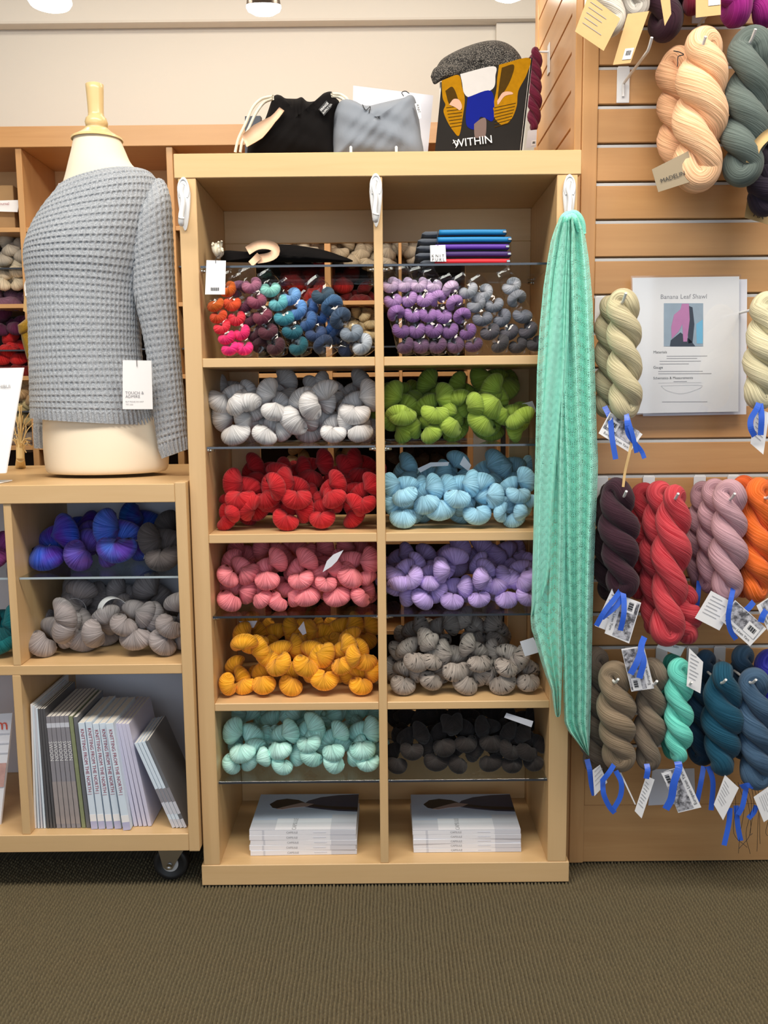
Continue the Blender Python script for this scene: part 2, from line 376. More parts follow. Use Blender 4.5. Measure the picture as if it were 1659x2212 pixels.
part('back_panel', box(P(1004, 700, YB)[0], xs1, YB - 0.0118, YB, 1.347, zt), M['woodX'], shelf)
part('back_stile', box(xs1, XRi, YB - 0.012, YB, 0.33, zt), M['woodZ'], shelf)
GZ = [1.565, 1.1345, 0.711, 0.276]
GYF = YF + 0.012
for gi, z in enumerate(GZ):
    for a, b in ((XLi, XD0), (XD1, XRi)):
        pane = part('glass_shelf', box(a + .002, b - .002, GYF, YB - 0.03, z - 0.006, z, 0.0008), M['glass'], shelf)
        part('ground_edge', box(a + .002, b - .002, GYF - 0.0012, GYF, z - 0.0055, z - .0005, 0), M['edge'], pane)
        for xx, sg in ((a, 1), (b, -1)):
            for yy in (GYF + 0.02, YB - 0.07):
                part('shelf_pin', join([cyl((xx, yy, z - 0.0105), (xx + sg * 0.017, yy, z - 0.0105), 0.0032, 12), cyl((xx, yy, z - 0.0105), (xx + sg * 0.006, yy, z - 0.0105), 0.0048, 12)]), M['steel'], shelf, sm=True)

# ------------------------------------------------------------------ rolling cart
CY, CB, CE = 2.13, 2.515, 2.80
CX0, CX1, CX2 = -1.62, -0.506, -0.4785
cart = thing('rolling_cart', 'low maple rolling cart with open shelves, left of the tall display shelf', 'cart', (-0.9, 2.45, 0))
part('top_board', box(CX0, CX1, CY, CE, 1.003, 1.048), M['woodX'], cart)
part('side_panel', box(CX1, CX2, CY, CE, 0.106, 1.052, 0.003, 2), M['woodZ'], cart)
part('side_panel', box(CX0 - .028, CX0, CY, CE, 0.106, 1.052, 0.003, 2), M['woodZ'], cart)
part('bottom_board', box(CX0, CX1, CY, CE, 0.108, 0.154), M['woodX'], cart)
part('shelf_board', box(CX0, CX1, CY + .004, CE, 0.573, 0.598), M['woodX'], cart)
part('back_panel', box(CX0, CX1, CB, CB + 0.012, 0.154, 1.003), M['lav'], cart)
part('partition', box(-0.925, -0.906, CY + .004, CB, 0.598, 1.003), M['woodZ'], cart)
part('partition', box(-0.930, -0.909, CY + .004, CB, 0.154, 0.573), M['woodZ'], cart)
part('partition', box(-1.30, -1.277, CY + .004, CB, 0.154, 0.573), M['woodZ'], cart)
CG = 0.817
M['edge2'] = plain('frosted_glass_edge', srgb(165, 180, 188), 0.3)
for a, b in ((-0.906, CX1), (-1.3, -0.925)):
    pane = part('glass_shelf', box(a + .002, b - .002, CY + 0.025, CB - .02, CG - 0.006, CG, 0.0008), M['glass'], cart)
    part('ground_edge', box(a + .002, b - .002, CY + 0.0235, CY + 0.025, CG - 0.0055, CG - .0005, 0), M['edge2'], pane)
def caster(x, y):
    c = bpy.data.objects.new('caster', None); COL.objects.link(c); c.parent = cart; c.location = tuple(np.array((x, y, 0)) - wloc(cart))
    part('mounting_plate', box(x - .06, x + .055, y - .03, y + .04, 0.0985, 0.106), M['steel'], c)
    fk = []
    for s in (-1, 1):
        fk.append(poly([(-.028, .0985), (.05, .0985), (.036, .078), (.016, .046), (.010, .034), (-.004, .032), (-.014, .040), (-.020, .07)], 0.0035, TR(x, y + s * 0.021 - .0018, 0)))
    part('fork', join(fk), M['steel'], c)
    part('brake_lever', poly([(-.085, .098), (-.03, .0985), (-.02, .088), (-.05, .09), (-.08, .092)], 0.03, TR(x, y - .018, 0)), M['steel'], c)
    part('wheel', xf(lathe([(.0, -.013), (.030, -.013), (.034, -.016), (.043, -.016), (.0455, -.010), (.0455, .010), (.043, .016), (.034, .016), (.030, .013), (0, .013)], n=40), TR(x + .004, y, .0455, rx=PI / 2)), M['rubber'], c, sm=True)
    part('hub', join([cyl((x + .004, y - .0165, .0455), (x + .004, y + .0165, .0455), .021, 24)]), M['alu'], c, 'grey wheel hub')
    part('axle_bolt', cyl((x + .004, y - .028, .0455), (x + .004, y + .028, .0455), .007), M['steel'], c, sm=True)
caster(-0.572, 2.195); caster(-0.572, 2.72); caster(-1.54, 2.195)

# ------------------------------------------------------------------ slatwall unit on the right
SY = 2.25
slat = thing('slatwall_unit', 'golden maple slatwall unit with white pegs, right of the display shelf', 'slatwall', (0.9, 2.6, 0))
part('corner_post', box(0.4895, 0.5275, SY - .004, SY + 0.05, 0.0, 2.75, 0.003, 2), M['slatZ'], slat)
part('corner_trim', box(0.472, 0.4893, SY, SY + 0.05, 0.0, 2.75, 0.002), M['slatZ'], slat)
gz = [2.033 - 0.0898 * k for k in range(-6, 21)]
gz = [z for z in gz if 0.25 < z]
edges = [2.75] + gz + [0.161]
SX0, SX1 = 0.5278, 1.55
pan = []
for k in range(len(edges) - 1):
    top = edges[k] - (0.0055 if k else 0); bot = edges[k + 1] + (0.0055 if k < len(edges) - 2 else 0)
    pan.append(box(SX0, SX1, SY, SY + 0.02, bot, top, 0.0018))
pan.append(box(SX0, SX1, SY + 0.018, SY + 0.03, 0.161, 2.75, 0))
part('slat_panel', join(pan), M['slatX'], slat)
for z in gz:
    part('groove_rail', join([box(SX0, SX1, SY + 0.0035, SY + 0.006, z - .0052, z + .0018, 0.0006), box(SX0, SX1, SY + .0015, SY + .0185, z - .0054, z - .0032, 0)]), M['alu'], slat)
part('kick_board', box(0.4895, SX1, SY + 0.001, SY + 0.03, 0.0, 0.1605, 0.0015), M['slatX'], slat)
sp = []
gs = [2.09 + 0.0898 * k for k in range(-4, 8)]
ed2 = [1.5] + gs + [2.75]
for k in range(len(ed2) - 1):
    sp.append(box(0.4755, 0.4885, SY + 0.0505, 2.80, ed2[k] + .003, ed2[k + 1] - .003, 0.001))
sp.append(box(0.480, 0.4885, SY + 0.0505, 2.80, 0.0, 2.75, 0))
part('side_panel', join(sp), M['slatY'], slat)
part('rear_post', box(0.4735, 0.4895, 2.801, 2.85, 0, 2.75, 0.002), M['slatZ'], slat)

# ------------------------------------------------------------------ shelving along the back wall
BY, BB = 3.30, 3.64
backu = thing('wall_shelving', 'long maple cubby shelving along the back wall behind the displays', 'shelving', (-0.7, 3.45, 0))
BX0, BX1 = -1.95, 0.335
part('top_board', box(BX0, BX1, BY - 0.01, BB, 2.147, 2.218), M['slatX'], backu)
DV = [(-1.95, -1.93), (-1.305, -1.283), (-0.766, -0.743), (-0.207, -0.185), (0.062, 0.073), (0.314, 0.335)]
for a, b in DV:
    part('divider', box(a, b, BY, BB - .01, 0.0, 2.147), M['slatZ'], backu)
BZ = [(1.857, 1.873), (1.588, 1.603), (1.327, 1.343), (1.070, 1.086), (0.70, 0.716), (0.35, 0.366)]
for z0, z1 in BZ:
    for k in range(len(DV) - 1):
        part('shelf_board', box(DV[k][1], DV[k + 1][0], BY + .003, BB - .01, z0, z1, 0.001), M['slatX'], backu)
part('back_panel', box(BX0, BX1, BB - .01, BB, 1.866, 2.147, 0), M['woodX'], backu)
M['cubby_shade'] = plain('shaded_cubby_back', srgb(44, 36, 32), .8)  # shade inside the lower cubbies, put into the colour of their back
part('shaded_back_panel', box(BX0, BX1, BB - .01, BB, 0, 1.866, 0), M['cubby_shade'], backu, 'dark back of the lower cubbies')
for zz in (1.44, 1.215, 1.735):
    for k in range(len(DV) - 1):
        part('smoked_shelf', box(DV[k][1] + .002, DV[k + 1][0] - .002, BY + .02, BB - .02, zz - .006, zz, .0005), M['edge'], backu)
# a second narrow unit standing further right against the wall
xa, xb = P(1074, 985, 3.3)[0], P(1200, 985, 3.3)[0]
bu2 = thing('wall_cabinet', 'narrow maple cabinet against back wall, glimpsed behind sky blue yarn', 'cabinet', ((xa + xb) / 2, 3.4, 0))
part('cabinet_body', box(xa, xb, 3.3, 3.6, 0.0, 1.36), M['slatZ'], bu2)
part('door_edge', box(xa + .012, xa + .03, 3.292, 3.2995, 0.0, 1.36, 0.001), M['rubber'], bu2)

# ------------------------------------------------------------------ ceiling spot lamps
def spot(px, py, Y, r, label, on, tilt=0.0):
    c = P(px, py, Y); z = c[2]
    t = thing('spot_lamp', label, 'lamp', c, 'spot lamps over the back wall')
    Rt = Matrix.Translation(tuple(c)) @ Matrix.Rotation(tilt, 4, 'X') @ Matrix.Translation(tuple(-c))
    part('housing', xf(lathe([(r * .98, 0.012), (r * .9, .04), (r * .62, .085), (r * .5, .11), (.018, .118), (.018, .15)], c), Rt), M['lampsteel'], t, sm=True)
    part('bulb_lens', xf(lathe([(0.001, -0.016), (r * .5, -.014), (r * .9, -.004), (r, .006), (r * .98, .013)], c), Rt), M['bulb'], t, sm=True)
    part('stem', cyl(c + [0, 0, .14], (c[0], c[1], 3.0), .008), M['lampsteel'], t, sm=True)
    l = bpy.data.lights.new('spot_light', 'SPOT'); l.energy = on; l.color = (1.0, .84, .62); l.spot_size = math.radians(100); l.spot_blend = 0.8; l.shadow_soft_size = .05
    o = bpy.data.objects.new('spot_light', l); COL.objects.link(o); o.parent = t; o.location = (0, 0, -.03); o.rotation_euler = (math.radians(18), 0, 0)
M['lampsteel'] = plain('lamp_metal', srgb(120, 112, 105), 0.25, metal=0.9)
M['bulb'] = plain('lamp_lens', (1, 1, 1, 1), 0.3, emit=((1.0, 0.93, 0.82, 1), 9.0))
spot(570, 22, 2.75, 0.051, 'ceiling spot lamp above black drawstring bag, middle of three', 7, math.radians(15))
spot(108, 8, 2.75, 0.062, 'glowing ceiling spot lamp above dress form, leftmost of three', 7)
spot(1100, -12, 2.75, 0.051, 'glowing ceiling spot lamp above open book, cut by the top edge', 7)

# ------------------------------------------------------------------ yarn shapes
def flip_uv(g):
    UV = []; k = 0
    for f in g[1]:
        UV.append(g[2][k:k + len(f)][::-1]); k += len(f)
    return np.vstack(UV)
def bean(rg, span, R, r, n=20, m=46, skew=0.0, uo=0.0):
    """one lobe of a twisted skein: a fat curved strand wound across, its pinch towards +z, its end faces -y"""
    ph = np.linspace(-span / 2, span / 2, m) - PI / 2
    t = np.linspace(-1, 1, m); prof = np.clip(1 - np.abs(t) ** 3.4, 0, 1) ** 0.5
    rr = r * prof * (1 + 0.05 * np.sin(3 * t + rg.rand() * 6)) * (1 + rg.normal(0, 0.009, m))
    a = np.linspace(0, 2 * PI, n, endpoint=False)
    rho = R + rr[:, None] * np.cos(a)[None, :]
    rho = np.where(rho < 0.003, 0.003 * np.exp((rho - 0.003) / 0.012), rho)
    back = 0.020 * np.abs(t) ** 2.2
    yy = back[:, None] + rr[:, None] * np.sin(a)[None, :] * 0.95
    pa = ph[:, None] + skew * np.sin(a)[None, :]
    A = np.stack([rho * np.cos(pa), yy, rho * np.sin(pa)], -1)
    uu = uo + ph[:, None] * (R + r * 0.55) * np.ones(n + 1)[None, :] + 0.004 * np.sin(np.linspace(0, 2 * PI, n + 1))[None, :]
    vv = uo + np.linspace(0, 2 * PI * r, n + 1)[None, :] * np.ones(m)[:, None]
    g = grid(A, closev=True, uv=np.stack([uu, vv], -1), capu=True)
    return (g[0], [tuple(reversed(f)) for f in g[1]], flip_uv(g), None)
def skein(seed, shape=(0.03, 2.0), sgn=1):
    """a twisted skein lying on its side, seen end-on: the loop at its near end, further turns of the twist behind; pinch up, end at y=0"""
    rg = np.random.RandomState(seed); gs = []
    yc, rot = 0.029, 0.0
    for k in range(4):
        if k == 0: R, sp = shape[0] * (1 + .08 * rg.rand()), shape[1]
        else: R, sp = 0.025 + 0.004 * rg.rand(), 2.45
        r = (0.0250 if k == 0 else 0.0268) - 0.0016 * rg.rand()
        b = bean(rg, sp, R, r, skew=sgn * (0.02 + 0.07 * rg.rand()), uo=0.31 * k)
        b = shift(b, (0, 0, R - 0.0215))
        d = 0.0 if k == 0 else (0.019 if k == 1 else 0.013) + 0.003 * rg.rand()
        off = PI / 2 + sgn * (0.35 if k == 1 else rot * 0.8)
        b = xf(b, TR(math.cos(off) * d, yc, math.sin(off) * d, ry=sgn * rot, rx=0.10 if k == 0 else -.1))
        gs.append(b); yc += 0.040 if k == 0 else 0.034; rot += 1.1 + 0.9 * rg.rand() if k == 0 else 1.9
    return join(gs)
def rope(L, r, turns, phase=0.0, seed=0, flat=1.0, bulge=0.15, knob=1.0):
    """a hanging twisted skein: two strands wound round each other, joined in a loop at both ends; top at z=0, hangs to -L"""
    rg = np.random.RandomState(seed); R = r * 0.92; n = 18; m = 110
    s = np.linspace(0.0, 1.0, m); Lx = L - 2 * (R + r)
    up = [] ; 
    def strand(k, s):
        f = phase + k * PI + 2 * PI * turns * s + 0.25 * np.sin(5 * s + seed)
        env = 1 + bulge * np.sin(PI * s) + 0.06 * np.sin(9 * s + seed * 1.7)
        return np.stack([R * env * np.cos(f), R * env * np.sin(f) * flat, -(R + r) - Lx * s], -1), np.stack([np.cos(f), np.sin(f), 0 * f], -1), env
    a0, na, ea = strand(0, s); b0, nb, eb = strand(1, s[::-1])
    def turn(p, q, na_, sg):
        be = np.linspace(0, PI, 16)[1:-1]; c = (p + q) / 2; d = (p - q) / 2
        h = np.linalg.norm(d)
        pts = c + np.cos(be)[:, None] * d + np.sin(be)[:, None] * np.array([0, 0, sg * h * (1.25 if sg < 0 else 1.1)])
        nn = np.cos(be)[:, None] * na_ + np.sin(be)[:, None] * np.array([0, 0, sg])
        return pts, nn
    t1, n1 = turn(a0[-1], b0[0], na[-1], -1); t2, n2 = turn(b0[-1], a0[0], nb[-1], 1)
    C = np.vstack([a0, t1, b0, t2]); NN = np.vstack([na, n1, nb, n2]); K = len(C)
    rad = np.concatenate([r * ea, np.full(len(t1), r * ea[-1] * (0.85 + 0.25 * knob)), r * eb, np.full(len(t2), r * 0.95)])
    rad = rad * (1 + 0.05 * np.sin(np.arange(K) * 0.21 + seed)) 
    for _ in range(3):
        C = (np.roll(C, 2, 0) + np.roll(C, 1, 0) + C + np.roll(C, -1, 0) + np.roll(C, -2, 0)) / 5
        NN = (np.roll(NN, 2, 0) + np.roll(NN, 1, 0) + NN + np.roll(NN, -1, 0) + np.roll(NN, -2, 0)) / 5
        rad = (np.roll(rad, 2) + np.roll(rad, 1) + rad + np.roll(rad, -1) + np.roll(rad, -2)) / 5
    T = np.roll(C, -1, 0) - np.roll(C, 1, 0); T /= np.linalg.norm(T, axis=1)[:, None]
    NN = NN - T * np.sum(NN * T, 1)[:, None]; NN /= np.linalg.norm(NN, axis=1)[:, None]; B = np.cross(T, NN)
    ln = np.concatenate([[0], np.cumsum(np.linalg.norm(np.diff(np.vstack([C, C[:1]]), axis=0), axis=1))])
    a = np.linspace(0, 2 * PI, n, endpoint=False); jit = 1 + rg.normal(0, 0.02, n)
    A = C[:, None, :] + (rad[:, None] * jit[None, :])[:, :, None] * (np.cos(a)[None, :, None] * NN[:, None, :] + np.sin(a)[None, :, None] * B[:, None, :] * 1.05)
    uu = np.linspace(0, 2 * PI * r, n + 1)[None, :] + 0.35 * ln[:, None] * 0.12
    vv = ln[:, None] * np.ones(n + 1)[None, :]
    return grid(A, closeu=True, closev=True, uv=np.stack([uu, vv], -1))
COILS = []
for k in range(10):
    COILS.append(mesh_of('yarn_skein', skein(k + 3, shape=((0.042, 1.5), (0.030, 2.0), (0.0185, 3.3), (0.036, 1.72), (0.025, 2.35))[k % 5], sgn=1 if k % 2 else -1), True))

# ------------------------------------------------------------------ skeins lying on the shelves
def skein_variants(mat):
    out = []
    for me in COILS:
        m = me.copy(); m.name = 'yarn_skein'; m.materials.append(mat); out.append(m)
    return out
_var = {}
_cnt = 0
def put_skein(x, y, w, ang, Y, col, mat, label, group, rest=None, name='yarn_skein', cat='yarn skein', yaw=None):
    global _cnt
    if mat not in _var: _var[mat] = skein_variants(M[mat])
    k = rnd.randrange(10); me = _var[mat][k]
    o = bpy.data.objects.new(name, me); COL.objects.link(o)
    s = PX(w, Y + 0.02) / 0.0785; s = s * (1 + rnd.uniform(-.02, .02))
    p = P(x, y, Y + 0.025)
    o.rotation_euler = (rnd.uniform(-.06, .06), math.radians(90 - ang + rnd.uniform(-6, 6)), rnd.uniform(-.16, .16) if yaw is None else yaw)
    o.scale = (s, s * 0.98, s)
    z = p[2]
    if rest is not None:
        Rm = np.array(o.rotation_euler.to_matrix()) * s
        V = np.array([v.co for v in me.vertices][::5]); z = rest - (V @ Rm.T)[:, 2].min() - 0.0015
    o.location = (p[0], Y + rnd.uniform(-.004, .004), z)
    v = 1 + rnd.uniform(-.07, .07)
    o.color = tuple(c * v for c in col[:3]) + (1,)
    tag(o, label, cat, group); _cnt += 1
    return o
def compartment(cname, col, mat, zrest, upper, lower, back, Yf=YF, Yb=None, where='its shelf', blow=None):
    grp = cname + ' yarn skeins on ' + where
    for row, lst, Y, rest in (('front upper row', upper, Yf + 0.022, None), ('front lower row', lower, Yf + 0.026, zrest), ('back row', back, Yb or Yf + 0.185, None)):
        lst = sorted(lst)
        for i, e in enumerate(lst):
            lab = '%s yarn skein, %s from left in %s, %s' % (cname, ORD[i], row, where)
            put_skein(e[0], e[1], e[2], e[3] if len(e) > 3 else rnd.choice((60, 80, 100, 120)), Y + (e[4] if len(e) > 4 else 0), col, mat, lab, grp, rest)
S1, S2, S3, S4 = GZ[1] + .0005, ZS[1][1], GZ[2] + .0005, ZS[2][1]
S5 = GZ[3] + .0005
compartment('pale grey', srgb(214, 213, 214), 'yarn', S1,
    [(503, 859, 66, 135), (535, 888, 66, 280), (600, 870, 70, 80), (681, 872, 72, 10), (762, 876, 78, 80)],
    [(501, 936, 77, 100), (575, 935, 68, 60), (644, 933, 76, 40), (716, 935, 64, 90), (779, 931, 62, 100)],
    [(489, 842, 60), (612, 846, 66), (660, 858, 60), (713, 842, 60), (756, 846, 62)], where='left glass shelf')
compartment('leaf green', srgb(150, 176, 70), 'yarn', S1,
    [(872, 878, 74, 80), (943, 878, 69, 85), (1012, 878, 62, 190), (1071, 862, 74, 45), (1108, 894, 56, 120)],
    [(864, 928, 64, 270), (925, 928, 64, 135), (983, 931, 61, 45), (1052, 928, 76, 45), (1142, 923, 60, 290)],
    [(885, 850, 65), (951, 850, 66), (1012, 848, 60), (1090, 822, 76)], where='right glass shelf')
compartment('red', srgb(188, 10, 24), 'yarn', S2,
    [(512, 1064, 71, 90), (578, 1055, 68, 200), (645, 1060, 72, 90), (716, 1062, 62, 120), (780, 1076, 65, 100)],
    [(492, 1116, 52, 200), (553, 1116, 66, 330), (620, 1118, 68, 60), (689, 1123, 67, 90), (754, 1114, 61, 220)],
    [(535, 1030, 62), (587, 1028, 64), (632, 1030, 60), (677, 1018, 66), (734, 1032, 64), (783, 1014, 66)], where='middle wooden shelf')
compartment('sky blue', srgb(158, 210, 236), 'yarn', S2,
    [(865, 1059, 64, 110), (915, 1073, 66, 110), (987, 1062, 70, 80), (1054, 1070, 66, 170), (1123, 1054, 62, 90)],
    [(869, 1119, 67, 90), (955, 1119, 79, 100), (1032, 1119, 72, 95), (1090, 1111, 52, 0), (1140, 1114, 52, 0)],
    [(865, 1026, 62), (925, 1040, 60), (987, 1024, 60), (1050, 1026, 72), (1115, 1022, 70)], where='middle wooden shelf')
compartment('pink', srgb(250, 142, 152), 'yarn', S3,
    [(498, 1236, 64, 40), (576, 1238, 66, 90), (644, 1241, 65, 110), (707, 1250, 56, 80), (763, 1233, 72, 60)],
    [(504, 1295, 64, 60), (557, 1290, 56, 130), (603, 1295, 56, 45), (663, 1301, 67, 95), (727, 1287, 75, 95), (789, 1295, 56, 45)],
    [(527, 1212, 60), (587, 1206, 62), (625, 1203, 62), (679, 1209, 64), (780, 1202, 66)], where='third glass shelf')
compartment('lavender', srgb(192, 168, 230), 'yarn', S3,
    [(881, 1241, 62, 150), (974, 1232, 64, 0), (1055, 1250, 60, 0), (1123, 1248, 64, 150), (925, 1246, 54, 90)],
    [(866, 1298, 60, 270), (925, 1284, 62, 45), (976, 1298, 62, 80), (1035, 1301, 57, 100), (1094, 1301, 61, 90), (1140, 1298, 54, 60)],
    [(862, 1218, 60), (912, 1226, 58), (985, 1212, 66), (1044, 1214, 62), (1115, 1206, 66)], where='third glass shelf')
compartment('mustard', srgb(250, 172, 10), 'yarn', S4,
    [(526, 1407, 66, 280), (590, 1428, 68, 120), (666, 1430, 70, 60), (732, 1426, 64, 110), (782, 1418, 60, 0)],
    [(502, 1474, 58, 20), (565, 1483, 66, 95), (631, 1485, 66, 60), (700, 1485, 70, 80), (786, 1480, 64, 80)],
    [(552, 1378, 64), (603, 1388, 62), (640, 1376, 60), (684, 1380, 60), (738, 1374, 64), (789, 1372, 60)], where='bottom wooden shelf')
compartment('grey-brown', srgb(170, 160, 152), 'yarn_streak', S4,
    [(906, 1413, 70, 80), (987, 1437, 68, 95), (1041, 1421, 62, 90), (1101, 1432, 62, 60), (940, 1418, 56, 70)],
    [(872, 1485, 66, 80), (938, 1485, 66, 60), (1010, 1483, 68, 60), (1079, 1488, 70, 120), (1146, 1469, 62, 90)],
    [(887, 1378, 62), (946, 1374, 62), (1025, 1372, 64), (1088, 1376, 64), (1040, 1380, 56, 90, .03)], where='bottom wooden shelf')
compartment('mint', srgb(200, 248, 240), 'yarn_fade', S5,
    [(519, 1612, 70, 90), (597, 1609, 63, 90), (662, 1595, 62, 100), (718, 1612, 60, 100), (784, 1609, 70, 90)],
    [(506, 1655, 54, 30), (553, 1650, 54, 180), (620, 1658, 62, 45), (680, 1653, 62, 45), (729, 1643, 66, 45), (791, 1650, 58, 90)],
    [(530, 1568, 62), (597, 1572, 62), (645, 1572, 60), (690, 1566, 62), (740, 1570, 60), (786, 1560, 60)], where='lowest glass shelf')
compartment('black', srgb(44, 39, 38), 'yarn', S5,
    [(890, 1612, 60, 90), (952, 1604, 62, 100), (1012, 1598, 60, 90), (1060, 1594, 60, 90), (1106, 1612, 58, 60), (1148, 1614, 58, 60)],
    [(859, 1650, 56, 80), (939, 1658, 62, 100), (994, 1643, 56, 60), (1053, 1648, 60, 110), (1110, 1640, 56, 90), (1152, 1640, 54, 90)],
    [(882, 1572, 60), (945, 1574, 60), (1006, 1566, 58), (1074, 1566, 62), (1128, 1576, 60)], where='lowest glass shelf')
CS = CG + .0005
_b, _v, _k = srgb(48, 84, 200), srgb(92, 76, 176), srgb(92, 86, 86)
grp = 'blue yarn skeins on cart glass shelf'
for x, y, w, an, Y, c, m, lab in (
    (90, 1217, 92, 85, CY + .05, _b, 'yarn_var', 'bright blue yarn skein, leftmost on the glass shelf of the cart'),
    (180, 1205, 84, 30, CY + .06, _v, 'yarn_var', 'violet blue yarn skein, second from left on the glass shelf of the cart'),
    (252, 1214, 92, 90, CY + .05, srgb(70, 108, 214), 'yarn_var', 'mid blue yarn skein, third from left on the glass shelf of the cart'),
    (348, 1216, 84, 95, CY + .05, _k, 'linen', 'charcoal yarn skein at the right end of the cart glass shelf')):
    put_skein(x, y, w, an, Y, c, m, lab, grp, CS)
for x, y, w, Y, c, m, lab in (
    (140, 1178, 84, CY + .21, srgb(40, 66, 190), 'yarn_var', 'deep blue yarn skein at the back left of the cart glass shelf'),
    (228, 1182, 74, CY + .23, srgb(88, 140, 214), 'yarn_var', 'light blue yarn skein at the back middle of the cart glass shelf'),
    (312, 1180, 86, CY + .21, srgb(30, 96, 190), 'yarn_var', 'teal blue yarn skein at the back right of the cart glass shelf'),
    (372, 1184, 74, CY + .22, _k, 'linen', 'charcoal yarn skein in the back right corner of the cart glass shelf')):
    put_skein(x, y, w, 80, Y, c, m, lab, grp, CS)
compartment('silk grey', srgb(158, 150, 150), 'linen', 0.5985,
    [(111, 1338, 84, 200), (273, 1338, 72, 60), (368, 1345, 72, 45)],
    [(97, 1395, 76, 45), (162, 1387, 80, 350), (222, 1382, 74, 20), (292, 1395, 84, 90), (364, 1393, 80, 45)],
    [(125, 1312, 74), (170, 1308, 74), (220, 1322, 74), (258, 1310, 72), (331, 1312, 86), (186, 1346, 66)], Yf=CY + .015, where='cart lower shelf')
for x, y, c, n in ((-14, 1330, srgb(20, 110, 116), 'teal'), (-8, 1395, srgb(16, 92, 100), 'dark teal'), (-22, 1205, srgb(150, 70, 140), 'magenta')):
    put_skein(x, y, 80, 90, CY + .04, c, 'yarn', n + ' yarn skein cut by the left edge, on the cart', 'yarn skeins at the left edge of the cart', CS if y < 1300 else 0.5985)
# paper bands round some of the cart skeins
def band(x, y, w, Y, tilt, label, rr=0.034):
    p = P(x, y, Y); a = np.linspace(-1.9, 1.9, 22)
    A = np.stack([np.stack([rr * np.sin(a), np.full(22, v), rr * np.cos(a)], -1) for v in np.linspace(-w / 2, w / 2, 3)], 0)
    g = xf(sheet(A, 0.0006), TR(*p, rz=tilt, ry=0.2))
    solo('paper_band', g, M['paper'], label, 'paper band', 'paper bands round the cart skeins', sm=False)
band(156, 1318, .028, CY + .17, .5, 'white paper band round back left silk grey skein on cart lower shelf')
band(243, 1318, .034, CY + .13, .6, 'round white paper band on a middle silk grey skein of the cart')
band(128, 1192, .02, CY + .17, .4, 'white paper band behind the leftmost bright blue skein', .032)
band(296, 1192, .02, CY + .17, -.4, 'white paper band behind the third blue skein from left', .032)
band(364, 1172, .02, CY + .22, .1, 'white paper band on charcoal skein in the glass shelf corner', .033)

# ------------------------------------------------------------------ skeins in the cubbies along the back wall
def far(lst, cname, col, where, w=44, mat='yarn'):
    for i, (x, y) in enumerate(sorted(lst)):
        put_skein(x, y, w, rnd.choice((60, 90, 120)), BY + 0.035 + .004 * i, col, mat, '%s yarn skein, %s from left %s' % (cname, ORD[i], where), cname + ' skeins ' + where)
far([(18, 527), (44, 541), (6, 548)], 'stone grey', srgb(196, 186, 170), 'in the back cubby left of the sweater')
far([(6, 578), (34, 573), (8, 600), (34, 601)], 'cream', srgb(232, 218, 190), 'in the back cubby left of the sweater')
far([(2, 644), (30, 644)], 'mauve', srgb(120, 84, 104), 'in the back cubby left of the sweater')
far([(6, 700), (32, 698), (52, 700)], 'plum', srgb(96, 40, 74), 'in the back cubby left of the sweater')
far([(4, 764), (20, 746), (36, 762)], 'scarlet', srgb(204, 24, 26), 'in the back cubby left of the sweater')
far([(8, 790), (28, 789), (56, 792)], 'brick red', srgb(130, 36, 32), 'in the back cubby left of the sweater')
far([(44, 838), (58, 852)], 'tan', srgb(206, 170, 124), 'in the back cubby behind white sign')
far([(40, 888), (60, 894)], 'pale yellow', srgb(214, 194, 142), 'in the back cubby behind white sign')
far([(38, 940), (60, 934), (62, 952)], 'taupe', srgb(150, 136, 122), 'in the back cubby behind white sign')
far([(596, 534), (630, 538), (664, 530), (688, 540)], 'ivory', srgb(232, 218, 192), 'seen above black bag on the glass shelf', 46)
far([(732, 534), (760, 552), (782, 536), (796, 556)], 'oatmeal', srgb(206, 190, 164), 'seen left of the shelf divider', 46)
far([(838, 536), (884, 530), (896, 548), (846, 556)], 'pebble grey', srgb(190, 178, 160), 'seen right of the shelf divider', 46)
far([(640, 592), (690, 598), (742, 598), (664, 622)], 'dark red', srgb(150, 14, 18), 'in the back cubby behind the bagged packs', 56)
far([(728, 640), (764, 640), (796, 640)], 'maroon', srgb(90, 16, 20), 'in the back cubby behind the bagged packs', 42)
far([(782, 676), (800, 690), (774, 700), (802, 716)], 'straw', srgb(224, 204, 160), 'in the back cubby beside the shelf divider', 34)
far([(716, 990), (760, 992), (640, 990)], 'beige', srgb(196, 172, 132), 'in the back cubby above the red yarn', 44)
far([(860, 980), (905, 985), (950, 984)], 'dusky', srgb(70, 62, 58), 'in the back cubby above the sky blue yarn', 44)

